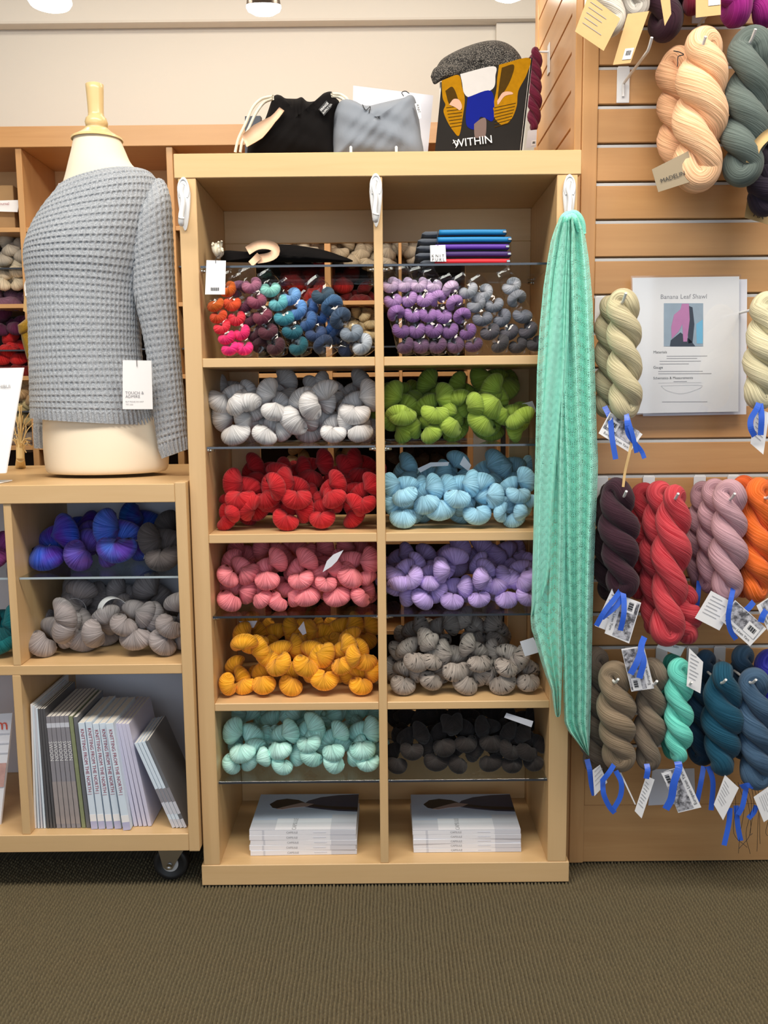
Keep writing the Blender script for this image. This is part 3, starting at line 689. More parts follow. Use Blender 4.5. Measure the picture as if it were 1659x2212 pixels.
# ------------------------------------------------------------------ dress form and sweater
def loft(rows, depth, n=72, smooth_n=60, front=0.0):
    """rows: (xl, yl, xr, yr[, depth factor, Y]) in photo pixels -> stacked ellipses at distance Y"""
    L = np.array([np.concatenate([P(r[0], r[1], r[5]), P(r[2], r[3], r[5]), [r[4]]]) for r in rows])
    L = smooth(L, smooth_n); a = np.linspace(0, 2 * PI, n, endpoint=False)
    out = []
    for l in L:
        p, q, d = l[:3], l[3:6], l[6]; c = (p + q) / 2; h = (q - p) / 2; hw = np.linalg.norm(h)
        yd = np.array([0, -hw * d, 0])
        out.append(c + np.cos(a)[:, None] * h * 1.0 + np.sin(a)[:, None] * yd)
    return np.array(out)
FY = 2.40
form = thing('dress_form', 'cream dress form with turned wooden neck finial standing on the cart', 'dress form', (P(230, 1025, FY)[0], FY, 1.048))
rows = [(161, 301, 259, 301, .95, FY), (157, 325, 268, 322, .95, FY), (150, 356, 282, 352, .92, FY), (140, 395, 304, 376, .80, FY),
        (122, 440, 326, 425, .70, FY), (98, 490, 330, 480, .72, FY), (84, 545, 318, 540, .75, FY), (90, 640, 296, 640, .76, FY), (98, 740, 292, 740, .76, FY),
        (98, 840, 312, 845, .72, FY), (96, 905, 340, 910, .70, FY), (97, 960, 360, 960, .68, FY), (101, 1003, 363, 1000, .68, FY), (106, 1018, 358, 1015, .68, FY), (116, 1021, 348, 1018, .68, FY)]
A = loft(rows, 0.7); A[:, :, 2] = np.maximum(A[:, :, 2], 1.0485)
part('torso', grid(A, closev=True, capu=True), M['cream'], form, sm=True)
c = P(211, 300, FY)
u = PX(1, FY)
c0 = np.array([P(210, 300, FY)[0], FY, c[2]])
part('neck_collar', lathe([(u * 52, -.004), (u * 52, .001), (u * 47, .004), (u * 36, .012), (u * 27, .020), (u * 23, .027)], c0, 48), M['turned'], form, sm=True)
part('neck_finial', lathe([(u * 17, .025), (u * 22, .031), (u * 23.5, .040), (u * 21, .050), (u * 16.5, .055), (u * 16, .062), (u * 16.5, .085), (u * 18, .120), (u * 18.5, .133), (u * 15, .135)], c0, 14), M['turned'], form, sm=True)

M['knit'] = None
def knit_mat(name, c1, c2, rough=0.95):
    m, nt, b = new_mat(name); tc = N(nt, 'ShaderNodeTexCoord')
    n1 = N(nt, 'ShaderNodeTexNoise', Scale=420.0, Detail=3.0, Roughness=0.7); nt.links.new(tc.outputs['Object'], n1.inputs['Vector'])
    rp = N(nt, 'ShaderNodeMapRange'); rp.inputs[1].default_value = 0.32; rp.inputs[2].default_value = 0.68; nt.links.new(n1.outputs['Fac'], rp.inputs[0])
    nt.links.new(mix(nt, rp.outputs[0], c1, c2), b.inputs['Base Color']); b.inputs['Roughness'].default_value = rough; b.inputs['Specular IOR Level'].default_value = 0.15; b.inputs['Sheen Weight'].default_value = 0.25
    bp = N(nt, 'ShaderNodeBump', Strength=0.7, Distance=0.0012); nt.links.new(n1.outputs['Fac'], bp.inputs['Height']); nt.links.new(bp.outputs[0], b.inputs['Normal'])
    return m
M['knit'] = knit_mat('grey_melange_knit', srgb(120, 126, 134), srgb(190, 196, 203))
def knit_surface(A, rowh, stw, amp=0.0036, rib=0):
    """A (nu along, nv around, 3), closed around: raise broken-rib stitches out of the surface"""
    nu, nv = A.shape[:2]
    du = np.gradient(A, axis=0); dv = np.roll(A, -1, 1) - np.roll(A, 1, 1)
    Nn = np.cross(du, dv); Nn /= np.linalg.norm(Nn, axis=2)[:, :, None] + 1e-9
    cen = A.mean(1, keepdims=True); sg = np.sign(np.sum((A - cen) * Nn, 2).mean()); Nn *= sg
    s = np.cumsum(np.concatenate([[0], np.linalg.norm(np.diff(A.mean(1), axis=0), axis=1)]))
    per = np.linalg.norm(dv, axis=2).sum(1).mean() / 2
    nc = max(4, round(per / stw)); cu = np.arange(nv)[None, :] / nv * nc; ru = s[:, None] / rowh
    col = 0.5 + 0.5 * np.cos(2 * PI * cu); k = np.floor(ru); fr = ru - k
    rg = np.random.RandomState(5); J = rg.rand(997)[((k * 37 + np.floor(cu) * 11) % 997).astype(int)]
    dash = np.exp(-((fr - 0.5) / 0.15) ** 2) * np.exp(-((cu % 1 - 0.5) / 0.27) ** 2) * (0.55 + 0.75 * J)
    h = amp * (0.40 * col + 0.12 * np.sin(2 * PI * fr) + 0.35 * np.exp(-((fr - 0.2) / 0.12) ** 2) * (1 - col) - 1.35 * dash)
    if rib:
        w = smoothstep((np.arange(nu)[:, None] - (nu - rib)) / 4.0)
        h = h * (1 - w) + w * amp * 0.8 * np.cos(2 * PI * cu * 1.0)
    h = h + rg.normal(0, amp * 0.08, h.shape)
    return A + Nn * h[:, :, None]
sw = thing('knit_sweater', 'grey textured knit sweater worn by the cream dress form', 'sweater', (P(200, 900, FY)[0], FY, P(200, 905, FY)[2]))
SYY = FY - 0.005
srow = [(127, 413, 296, 367, .80, SYY), (119, 426, 322, 372, .78, SYY), (96, 455, 340, 396, .74, SYY), (76, 487, 342, 440, .74, SYY), (61, 525, 334, 500, .78, SYY),
        (57, 560, 322, 560, .80, SYY), (62, 610, 306, 620, .80, SYY), (66, 690, 302, 690, .80, SYY), (68, 770, 304, 765, .78, SYY), (69, 840, 318, 838, .75, SYY), (70, 880, 330, 885, .73, SYY), (72, 902, 335, 917, .72, SYY)]
A = loft(srow, .75, n=520, smooth_n=330)
A = knit_surface(A, 0.0165, 0.0118, rib=26)
Ai = loft(srow, .75, n=520, smooth_n=330); Ai = Ai.mean(1, keepdims=True) + (Ai - Ai.mean(1, keepdims=True)) * 0.985
def shell(A, Ai):
    a, b = A.shape[:2]; g1 = grid(A, closev=True); g2 = grid(Ai[::6, ::4], closev=True)
    ia = np.arange(b); n = a * b; F = list(g1[1]); a2, b2 = Ai[::6, ::4].shape[:2]
    F2 = [tuple(reversed([k + n for k in f])) for f in g2[1]]
    return geo(np.vstack([g1[0], g2[0]]), F + F2)
part('body', shell(A, Ai), M['knit'], sw, sm=True)
def sleeve(pts, n=200, m=260, rib=24, flat=0.8):
    """pts: (xl, yl, xr, yr, Y)"""
    rows = [(p[0], p[1], p[2], p[3], flat, p[4]) for p in pts]
    A = loft(rows, flat, n=n, smooth_n=m); return knit_surface(A, 0.0165, 0.0118, rib=rib)
SL = [(312, 412, 330, 396, 2.40), (298, 436, 350, 388, 2.395), (288, 490, 366, 424, 2.375), (284, 545, 372, 500, 2.365), (288, 590, 375, 570, 2.36), (292, 645, 378, 630, 2.355), (306, 705, 382, 695, 2.35), (318, 770, 388, 760, 2.345),
      (326, 840, 394, 825, 2.34), (334, 905, 400, 890, 2.335), (342, 960, 404, 940, 2.335), (352, 990, 406, 970, 2.335)]
part('sleeve', grid(sleeve(SL), closev=True, capu=True), M['knit'], sw, sm=True)
SL2 = [(72, 700, 108, 700, 2.47), (72, 800, 108, 800, 2.47), (73, 880, 110, 880, 2.47), (75, 940, 112, 940, 2.47), (77, 968, 114, 968, 2.47)]
part('sleeve', grid(sleeve(SL2, n=120, m=110, rib=40), closev=True, capu=True), M['knit'], sw, sm=True)
YT = 2.262
def hang_tag(parent, px4, Y, strings, name='swing_tag', tilt=0.0, m='paper', t=0.0007):
    p = [P(x, y, Y + dy) for x, y, dy in px4]
    tg = part(name, quad(p[0], p[1], p[2], p[3], t), M[m], parent)
    if strings: part('tag_string', tube(smooth([P(x, y, Y2) for x, y, Y2 in strings], 16), 0.0007, 6), M['ink'], tg if False else parent, sm=True)
    return tg
tg = hang_tag(sw, [(265, 884, 0), (330, 884, 0), (327, 779, 0), (265, 778, 0)], YT, [(295, 640, 2.285), (293, 700, 2.27), (295, 770, YT - .002), (296, 792, YT - .002)])
def lines(parent, M4, rows, mat):
    for s, size, x, z, al in rows:
        part('lettering', xf(shift(text(s, size, al), (x, 0, z)), M4), mat, parent)
o0 = P(265, 884, YT - .0012); ex = P(330, 884, YT) - P(265, 884, YT); ez = P(265, 778, YT) - P(265, 884, YT)
M4 = frame_at(o0, ex, ez)
lines(tg, M4, [('TOUCH &', .0105, .008, .041, 'LEFT'), ('ADMIRE', .0105, .008, .032, 'LEFT'), ('BUT PLEASE DO NOT', .0048, .008, .019, 'LEFT'), ('TRY ON!', .0048, .008, .012, 'LEFT')], M['grey_ink'])

# ------------------------------------------------------------------ mint lace shawl hanging from a hook
def lace_mat(name, c1, c2):
    m, nt, b = new_mat(name); uv = N(nt, 'ShaderNodeUVMap', uv_map='UVMap')
    sp = N(nt, 'ShaderNodeSeparateXYZ'); nt.links.new(uv.outputs[0], sp.inputs[0])
    # slanting rows of eyelets: the rows lean one way left of a spine, the other way right of it
    ab = N(nt, 'ShaderNodeMath', operation='PINGPONG'); ab.inputs[1].default_value = 0.055; nt.links.new(sp.outputs[0], ab.inputs[0])
    sl = N(nt, 'ShaderNodeMath', operation='MULTIPLY_ADD'); sl.inputs[1].default_value = 0.26; nt.links.new(ab.outputs[0], sl.inputs[0]); nt.links.new(sp.outputs[1], sl.inputs[2])
    cb = N(nt, 'ShaderNodeCombineXYZ'); nt.links.new(ab.outputs[0], cb.inputs[0]); nt.links.new(sl.outputs[0], cb.inputs[1])
    mp = N(nt, 'ShaderNodeMapping'); mp.inputs['Scale'].default_value = (1 / 0.0100, 1 / 0.0031, 1); nt.links.new(cb.outputs[0], mp.inputs['Vector'])
    vo = N(nt, 'ShaderNodeTexVoronoi', Scale=1.0, Randomness=0.35); vo.voronoi_dimensions = '2D'; nt.links.new(mp.outputs[0], vo.inputs['Vector'])
    bands = N(nt, 'ShaderNodeMath', operation='SINE'); bm_ = N(nt, 'ShaderNodeMath', operation='MULTIPLY'); bm_.inputs[1].default_value = 2 * PI / 0.022; nt.links.new(sl.outputs[0], bm_.inputs[0]); nt.links.new(bm_.outputs[0], bands.inputs[0])
    th = N(nt, 'ShaderNodeMapRange'); th.inputs[1].default_value = -0.6; th.inputs[2].default_value = 0.6; th.inputs[3].default_value = 0.11; th.inputs[4].default_value = 0.27; nt.links.new(bands.outputs[0], th.inputs[0])
    lt = N(nt, 'ShaderNodeMath', operation='LESS_THAN'); nt.links.new(vo.outputs['Distance'], lt.inputs[0]); nt.links.new(th.outputs[0], lt.inputs[1])
    n1 = N(nt, 'ShaderNodeTexNoise', Scale=300.0); tc = N(nt, 'ShaderNodeTexCoord'); nt.links.new(tc.outputs['Object'], n1.inputs['Vector'])
    nt.links.new(mix(nt, n1.outputs['Fac'], c1, c2), b.inputs['Base Color']); b.inputs['Roughness'].default_value = 0.9; b.inputs['Sheen Weight'].default_value = 0.2; b.inputs['Specular IOR Level'].default_value = 0.15
    bp = N(nt, 'ShaderNodeBump', Strength=0.9, Distance=0.0015); nt.links.new(vo.outputs['Distance'], bp.inputs['Height']); nt.links.new(bp.outputs[0], b.inputs['Normal'])
    tr = N(nt, 'ShaderNodeBsdfTransparent'); mx = N(nt, 'ShaderNodeMixShader'); out = nt.nodes['Material Output']
    nt.links.new(lt.outputs[0], mx.inputs[0]); nt.links.new(b.outputs[0], mx.inputs[1]); nt.links.new(tr.outputs[0], mx.inputs[2]); nt.links.new(mx.outputs[0], out.inputs[0])
    return m
M['lace'] = lace_mat('mint_lace_knit', srgb(136, 228, 206), srgb(178, 244, 228))
def cloth(rows, folds, Yb, nu=170, nv=90, amp=0.016, seed=0, top_amp=1.0):
    """rows: (y, xl, xr) photo pixels; folds: list of (position, width) ridges; hangs at distance Yb"""
    rows = np.array(rows, float); ys = np.linspace(rows[0, 0], rows[-1, 0], nu)
    xl = np.interp(ys, rows[:, 0], rows[:, 1]); xr = np.interp(ys, rows[:, 0], rows[:, 2])
    k = np.ones(5) / 5
    t = np.linspace(0, 1, nv); A = np.zeros((nu, nv, 3)); UV = np.zeros((nu, nv, 2)); rg = np.random.RandomState(seed); ph = rg.rand(4) * 6
    for i in range(nu):
        v = i / (nu - 1); z = 0
        for q, (pos, wd, hh) in enumerate(folds):
            c = pos + 0.035 * math.sin(2.4 * v + ph[q % 4]); z = z + hh * np.exp(-((t - c) / wd) ** 2)
        edge = np.clip(np.minimum(t, 1 - t) / 0.10, 0, 1) ** 0.5
        d = amp * (z + 0.12 * np.sin(9 * t + 5 * v + ph[0])) * edge
        for j in range(nv):
            x = xl[i] + (xr[i] - xl[i]) * t[j]
            A[i, j] = P(x, ys[i], Yb - d[j])
            UV[i, j] = (t[j] * 0.27 + seed * .1, v * 1.0)
        yy = None
    g = grid(A, uv=UV); return g
shawl = thing('lace_shawl', 'mint green lace knit shawl hanging from the right white hook', 'shawl', P(1228, 470, YF - .03))
HYs = YF - 0.045
Lr = [(470, 1214, 1252), (500, 1204, 1263), (560, 1190, 1272), (650, 1185, 1280), (760, 1188, 1284), (900, 1192, 1288), (1000, 1196, 1292), (1060, 1198, 1290), (1200, 1203, 1284), (1300, 1207, 1281), (1420, 1215, 1278), (1500, 1217, 1277), (1560, 1219, 1275), (1580, 1228, 1274.5), (1600, 1244, 1273.5), (1618, 1258, 1272.5), (1632, 1270, 1272.5)]
part('long_fall', cloth(Lr, [(.10, .08, .9), (.34, .07, .8), (.56, .08, 1.2), (.84, .11, 1.0)], HYs, seed=1, amp=.036), M['lace'], shawl, sm=True)
part('back_fall', cloth([(y, a + (4 if y < 1540 else 1), b - (4 if y < 1540 else 1)) for y, a, b in Lr[:-1]], [(.2, .2, .6), (.66, .2, .6)], HYs + .016, seed=5, amp=.016, nu=110, nv=50), M['lace'], shawl, sm=True)
Ll = [(468, 1211, 1232), (490, 1200, 1234), (520, 1190, 1233), (560, 1183, 1232), (620, 1174, 1230), (700, 1166, 1229), (800, 1160, 1227), (900, 1158, 1224), (1000, 1156, 1222), (1060, 1154, 1222), (1160, 1152, 1222), (1240, 1150, 1220), (1300, 1149, 1219), (1335, 1146, 1218), (1360, 1148, 1217), (1380, 1155, 1217), (1420, 1166, 1215), (1460, 1179, 1214), (1490, 1191, 1213), (1520, 1195, 1212), (1545, 1199, 1211), (1549, 1202, 1208)]
part('short_fall', cloth(Ll, [(.20, .13, 1.0), (.52, .07, .6), (.86, .07, 1.0)], HYs - 0.018, seed=2, amp=.030), M['lace'], shawl, sm=True)
Lf = [(480, 1216, 1230), (520, 1208, 1231), (600, 1196, 1231), (720, 1183, 1228), (800, 1176, 1222), (900, 1168, 1212), (1000, 1160, 1202), (1100, 1153, 1194), (1160, 1152, 1191), (1220, 1150, 1188), (1260, 1149, 1182), (1290, 1148.5, 1172), (1320, 1147.5, 1156), (1332, 1147, 1150)]
part('turned_edge', cloth(Lf, [(.35, .3, 1.0), (.93, .06, .7)], HYs - 0.034, seed=3, amp=.014), M['lace'], shawl, sm=True)
M['mintknit'] = knit_mat('mint_knit', srgb(120, 214, 192), srgb(164, 238, 220))
for k, pth in enumerate(([(1207, 500, .014), (1211, 482, .018), (1219, 468, .022), (1230, 462, .016), (1240, 464, .010)], [(1214, 498, .020), (1219, 482, .026), (1225, 472, .026), (1232, 468, .020), (1242, 470, .014)],
                         [(1262, 505, .004), (1258, 484, .008), (1250, 468, .012), (1240, 460, .014), (1226, 461, .012)], [(1250, 500, .012), (1247, 484, .018), (1241, 472, .020), (1234, 466, .018), (1224, 466, .014)])):
    part('gathered_top', tube(smooth([P(x, y, HYs - d) for x, y, d in pth], 26), [.0045 + .0035 * math.sin(PI * q / 25) for q in range(26)], 14), M['mintknit'], shawl, sm=True)

# ------------------------------------------------------------------ white hooks on the display shelf
def wall_hook(x, y, label):
    s = PX(1, YF); c = P(x, y, YF)
    t = thing('adhesive_hook', label, 'hook', c, 'white hooks on the display shelf')
    a = np.linspace(0, 2 * PI, 40, endpoint=False)
    prof = [(13.5 * math.sin(q) * (1 - .0018 * 0), -18 + 37 * math.cos(q)) for q in a]
    out = []
    for q in a:
        zc = math.cos(q); w = 13.5 if zc > 0 else 13.5 - 4.0 * (-zc)
        out.append((w * math.sin(q) * s, (38 * zc if zc > 0 else 70 * zc) * s))
    lay = [[(px_ * k, -d, pz * k) for px_, pz in out] for k, d in ((1, 0), (1, .004), (.86, .0065), (.80, .0068))]
    A = np.array(lay) + c; part('base_plate', grid(A, closev=True, capu=True), M['hook'], t, sm=False)
    sw_ = smooth([c + np.array([0, -.006, 22 * s]), c + np.array([-4 * s, -.010, 6 * s]), c + np.array([0, -.014, -14 * s]), c + np.array([-3 * s, -.024, -42 * s]), c + np.array([-2 * s, -.034, -60 * s]), c + np.array([0, -.040, -50 * s])], 30)
    part('hook_arm', tube(sw_, [(.0045 + .0025 * (k / 29)) for k in range(30)], 12, flat=1.4), M['hook'], t, sm=True)
    part('loop_rim', tube(np.array([c + np.array([11 * s * math.sin(q), -.0072, 12 * s + 21 * s * math.cos(q)]) for q in np.linspace(-2.4, 2.4, 30)]), .0022, 8), M['hook'], t, sm=True)
wall_hook(398, 424, 'white plastic hook at the top left of the display shelf, bare')
wall_hook(812, 416, 'white plastic hook on the centre divider of the display shelf')
wall_hook(1229, 418, 'white plastic hook holding the mint lace shawl')

# ------------------------------------------------------------------ pegs and hanging skeins on the slatwall
def peg(tx, ty, label, Yt=2.02):
    tip = P(tx, ty, Yt); X, z = tip[0], tip[2] - 0.018
    zt = min([g for g in gz if g > z + 0.012], key=lambda g: g - z)
    t = thing('slatwall_peg', label, 'peg', (X, SY, z), 'white pegs on the slatwall')
    part('mounting_plate', join([box(X - .0155, X + .0155, SY - .0042, SY - .0005, zt - .083, zt - .0015, .0018, 2), box(X - .013, X + .013, SY - .003, SY + .003, zt - .003, zt + .001, .0005)]), M['hook'], t)
    part('arm', tube(smooth([(X, SY - .007, z - .03), (X, SY - .009, z - .006), (X, SY - .02, z), (X, Yt + .05, z + .001), (X, Yt + .022, z + .004), (X, Yt + .006, z + .014), (X, Yt, z + .019)], 34), .0033, 10), M['hook'], t, sm=True)
    return X
PEGL = [(1408, 82, 'bare white peg at the top left of the slatwall'), (1524, 80, 'white peg holding the peach skeins'), (1632, 64, 'white peg holding the slate green skein'),
        (1352, 634, 'white peg left of the pattern sheet, holding khaki skeins'), (1676, 640, 'white peg at the right edge holding a cream skein'),
        (1353, 1062, 'white peg holding the dark aubergine skeins'), (1465, 1067, 'white peg holding the coral skeins'), (1587, 1067, 'white peg holding the mauve skeins'), (1668, 1064, 'white peg holding the orange skeins'),
        (1335, 1468, 'white peg holding the olive brown skein beside the shawl'), (1419, 1472, 'white peg holding the smaller brown skein'), (1494, 1474, 'white peg holding the aqua skein'), (1568, 1469, 'white peg holding the dark teal skein'), (1633, 1469, 'white peg holding the slate blue skein'),
        (1590, -60, 'white peg above the frame holding magenta skeins'), (1330, -90, 'white peg above the frame holding silver grey skeins')]
for a in PEGL: peg(*a)
def hang(tx, ty, bx, by, w, Y, col, label, group, mat='linen', phase=None, seed=None, turns=None, cat='yarn skein'):
    a, b = P(tx, ty, Y), P(bx, by, Y); d = b - a; L = np.linalg.norm(d); Wd = PX(w, Y)
    r = Wd / 4.2; sd = rnd.randrange(1000) if seed is None else seed
    g = rope(L, r, turns or max(0.8, L / Wd * 0.46), phase=rnd.uniform(0, 6) if phase is None else phase, seed=sd, flat=0.85)
    ang = math.atan2(d[0], -d[2])
    t = thing('twisted_skein', label, cat, a, group)
    g = xf(g, Matrix.Rotation(-ang, 4, 'Y'))
    o = part('yarn_strands', g, M[mat], t, sm=True, local=True)
    v = 1 + rnd.uniform(-.06, .06); o.color = tuple(c * v for c in col[:3]) + (1,)
    return t
def poly_px(px, Yf, t=.0003):
    p = [P(x, y, Yf(x, y) if callable(Yf) else Yf) for x, y in px]; n = len(p); V = p + [v + np.array([0, t, 0]) for v in p]
    return geo(V, [tuple(range(n)), tuple(reversed(range(n, 2 * n)))] + [(k, (k + 1) % n, (k + 1) % n + n, k + n) for k in range(n)])
def strip(pts, w, t=0.0006):
    p = np.array([P(*q) for q in pts]); p = smooth(p, 18); T = np.gradient(p, axis=0); T /= np.linalg.norm(T, axis=1)[:, None]
    s = np.cross(T, [0.15, 1, 0.0]); s /= np.linalg.norm(s, axis=1)[:, None] + 1e-9
    k = len(p); wv = (w * np.ones(k))[:, None]
    return sheet(np.stack([p - s * wv / 2, p + s * wv / 2], 1), t)
def ribbon(t, *paths, w=0.0085):
    for q in paths: part('ribbon', strip(q, w * 1.45), M['ribbon'], t)
def bw_mat():
    m, nt, b = new_mat('black_and_white_print'); tc = N(nt, 'ShaderNodeTexCoord'); nz = N(nt, 'ShaderNodeTexNoise', Scale=70.0, Detail=5.0, Roughness=0.65); nt.links.new(tc.outputs['Object'], nz.inputs['Vector'])
    rp = N(nt, 'ShaderNodeMapRange'); rp.inputs[1].default_value = .4; rp.inputs[2].default_value = .6; nt.links.new(nz.outputs['Fac'], rp.inputs[0])
    nt.links.new(mix(nt, rp.outputs[0], srgb(84, 84, 90), srgb(206, 206, 214)), b.inputs['Base Color']); b.inputs['Roughness'].default_value = .5; return m
M['bw'] = bw_mat()
def card(t, c, Y, title='', photo=False, bar=None, small=0, m='paper', dy=0.0, flip=False):
    """a printed label hanging from a skein: corners (pixels) bottom-left, bottom-right, top-right, top-left of its own lettering"""
    sa = sum(c[k][0] * c[(k + 1) % 4][1] - c[(k + 1) % 4][0] * c[k][1] for k in range(4))
    if sa > 0: c = [c[1], c[0], c[3], c[2]]
    q = [P(x, y, Y) for x, y in c]; o = part('label_card', quad(q[0], q[1], q[2], q[3], 0.0006), M[m], t)
    q2 = [P(x, y, Y - .0008) for x, y in c]; ex = q2[1] - q2[0]; ez = q2[3] - q2[0]; w, h = np.linalg.norm(ex), np.linalg.norm(ez)
    Mx = frame_at(q2[0], ex, ez)
    def pt(u, v, e=0.0): return q2[0] + ex * u + ez * v + np.array([0, -e, 0])
    if photo: part('print', quad(pt(.03, .30), pt(.97, .30), pt(.97, .97), pt(.03, .97), 0.0002), M['bw'], o)
    if title: part('lettering', xf(shift(text(title, min(w * 1.75 / max(6, len(title)), h * .3)), (w / 2, 0, h * .15)), Mx), M['ink'], o)
    for k in range(small):
        part('print_line', quad(pt(.12, .86 - k * .7 / small, .0002), pt(.12 + .7 * (.6 + .4 * ((k * 37) % 10) / 10), .86 - k * .7 / small, .0002), pt(.12 + .7 * (.6 + .4 * ((k * 37) % 10) / 10), .86 - k * .7 / small + .016, .0002), pt(.12, .86 - k * .7 / small + .016, .0002), .0001), M['grey_ink'], o)
    if bar:
        u0, v0, u1, v1 = bar; part('price_sticker', quad(pt(u0, v0, .0005), pt(u1, v0, .0005), pt(u1, v1, .0005), pt(u0, v1, .0005), .0002), M['paper'], o)
        bs = []
        for k in range(11):
            a = u0 + (u1 - u0) * (.18 + .64 * k / 11); b_ = a + (u1 - u0) * (.02 + .025 * (k * 7 % 3)); lo, hi = v0 + (v1 - v0) * .35, v0 + (v1 - v0) * .8
            bs.append(quad(pt(a, lo, .0008), pt(b_, lo, .0008), pt(b_, hi, .0008), pt(a, hi, .0008), .0001))
        part('barcode', join(bs), M['ink'], o)
    return o
G = 'hanging skeins on the slatwall'
# --- top: peach, slate green, and the skeins cut by the frame
hang(1462, 96, 1470, 402, 88, 2.165, srgb(226, 176, 136), 'peach twisted skein hanging behind the front one, tied with dark thread', 'peach skeins', phase=2.2)
t = hang(1522, 52, 1502, 412, 108, 2.075, srgb(240, 192, 150), 'peach twisted skein with grey name card, front one on its peg', 'peach skeins', phase=.6, turns=1.45)
card(t, [(1422, 415), (1500, 390), (1487, 326), (1408, 366)], 2.05, '', m='kraftgrey' if 'kraftgrey' in M else M.setdefault('kraftgrey', plain('grey_card', srgb(150, 136, 112), .7)) and 'kraftgrey')
q = P(1427, 392, 2.048); Mx = frame_at(q, P(1500, 366, 2.048) - q, P(1414, 350, 2.048) - q)
part('lettering', xf(text('MADELIN', .0135, 'LEFT'), Mx), M['ink'], t)
part('tie_thread', tube(smooth([P(1455, 110, 2.10), P(1466, 112, 2.095), P(1477, 118, 2.09), P(1465, 122, 2.09), P(1464, 136, 2.09), P(1463, 144, 2.09)], 20), .0011, 6), M['ink'], t, sm=True)
t = hang(1626, 55, 1602, 402, 96, 2.07, srgb(92, 104, 100), 'slate green twisted skein on the peg right of the peach skeins', 'slate green skeins', phase=2.5, turns=1.5)
part('label_band', strip([(1622, 352, 2.04), (1632, 320, 2.03), (1652, 296, 2.03), (1672, 284, 2.04)], .022), M['kraft'], t, sm=True)
hang(1668, 100, 1662, 380, 90, 2.13, srgb(44, 36, 46), 'blackish twisted skein at right edge behind the slate green one', 'dark skeins at the right edge')
t = hang(1655, 350, 1650, 468, 78, 2.12, srgb(38, 30, 44), 'dark plum skein end below slate green skein at right edge', 'dark skeins at the right edge', turns=.8)
card(t, [(1608, 470), (1662, 486), (1676, 400), (1622, 384)], 2.165, 'MA', m='kraft')
t = hang(1300, -190, 1316, 76, 74, 2.08, srgb(214, 208, 196), 'silver grey skein end with kraft labels, cut by top edge', 'silver grey skeins at the top', turns=1.3, phase=1.0)
card(t, [(1242, 68), (1304, 110), (1340, 40), (1272, -12)], 2.04, '', small=5, m='kraft')
card(t, [(1324, 140), (1362, 136), (1402, 24), (1356, 30)], 2.06, '', bar=(.45, .08, .95, .3), m='kraft')
hang(1368, -200, 1372, 44, 64, 2.12, srgb(196, 192, 184), 'paler grey skein end at the top edge behind kraft label', 'silver grey skeins at the top', turns=1.3)
t = hang(1440, -200, 1436, 92, 96, 2.15, srgb(52, 26, 40), 'dark wine skein end at the top edge above the bare peg', 'dark skeins at the top', turns=1.2)
card(t, [(1424, -20), (1436, 56), (1450, 30), (1446, -20)], 2.06, m='kraft')
hang(1496, -200, 1494, 34, 70, 2.12, srgb(112, 22, 50), 'crimson skein end at the top edge beside kraft barcode label', 'dark skeins at the top', turns=1.2)
t = hang(1590, -220, 1592, 56, 96, 2.09, srgb(150, 22, 124), 'magenta skein end at the top edge, left of the frame corner', 'magenta skeins at the top', turns=1.3)
card(t, [(1503, 38), (1557, 32), (1557, -36), (1503, -36)], 2.04, bar=(.5, .3, .98, .98), m='kraft')
hang(1650, -200, 1650, 62, 80, 2.12, srgb(138, 20, 112), 'magenta skein end in the top right corner of the frame', 'magenta skeins at the top', turns=1.3)
# --- middle: khaki, cream
t = hang(1318, 636, 1312, 900, 62, 2.14, srgb(176, 166, 136), 'khaki twisted skein behind the front khaki one, beside the shawl', 'khaki skeins', phase=.4)
ribbon(t, [(1306, 878, 2.09), (1318, 905, 2.075), (1322, 945, 2.07), (1330, 992, 2.07)])
t = hang(1345, 620, 1352, 906, 74, 2.07, srgb(196, 186, 152), 'khaki twisted skein left of the pattern sheet, front one', 'khaki skeins', phase=2.6, turns=1.7)
card(t, [(1360, 978), (1293, 936), (1318, 890), (1388, 938)], 2.075, 'European Linen Yarn', photo=True, bar=(.1, .4, .4, .8))
ribbon(t, [(1353, 894, 2.05), (1359, 915, 2.04), (1368, 945, 2.04), (1375, 978, 2.045)], [(1353, 894, 2.05), (1354, 915, 2.04), (1358, 940, 2.045), (1384, 972, 2.05), (1392, 990, 2.05)], w=.007)
part('price_strip', strip([(1366, 950, 2.05), (1358, 985, 2.045), (1350, 1020, 2.045), (1346, 1052, 2.04)], .006), M['kraft'], t)
t = hang(1660, 628, 1640, 884, 80, 2.07, srgb(214, 206, 172), 'cream twisted skein cut by right edge, beside the pattern sheet', 'cream skeins', phase=2.8, turns=1.6)
card(t, [(1649, 982), (1621, 958), (1634, 880), (1662, 892)], 2.06, '', small=6)
ribbon(t, [(1641, 866, 2.05), (1634, 884, 2.04), (1622, 905, 2.04), (1622, 925, 2.04), (1630, 942, 2.045)], [(1641, 866, 2.05), (1645, 900, 2.04), (1643, 940, 2.045)], w=.009)
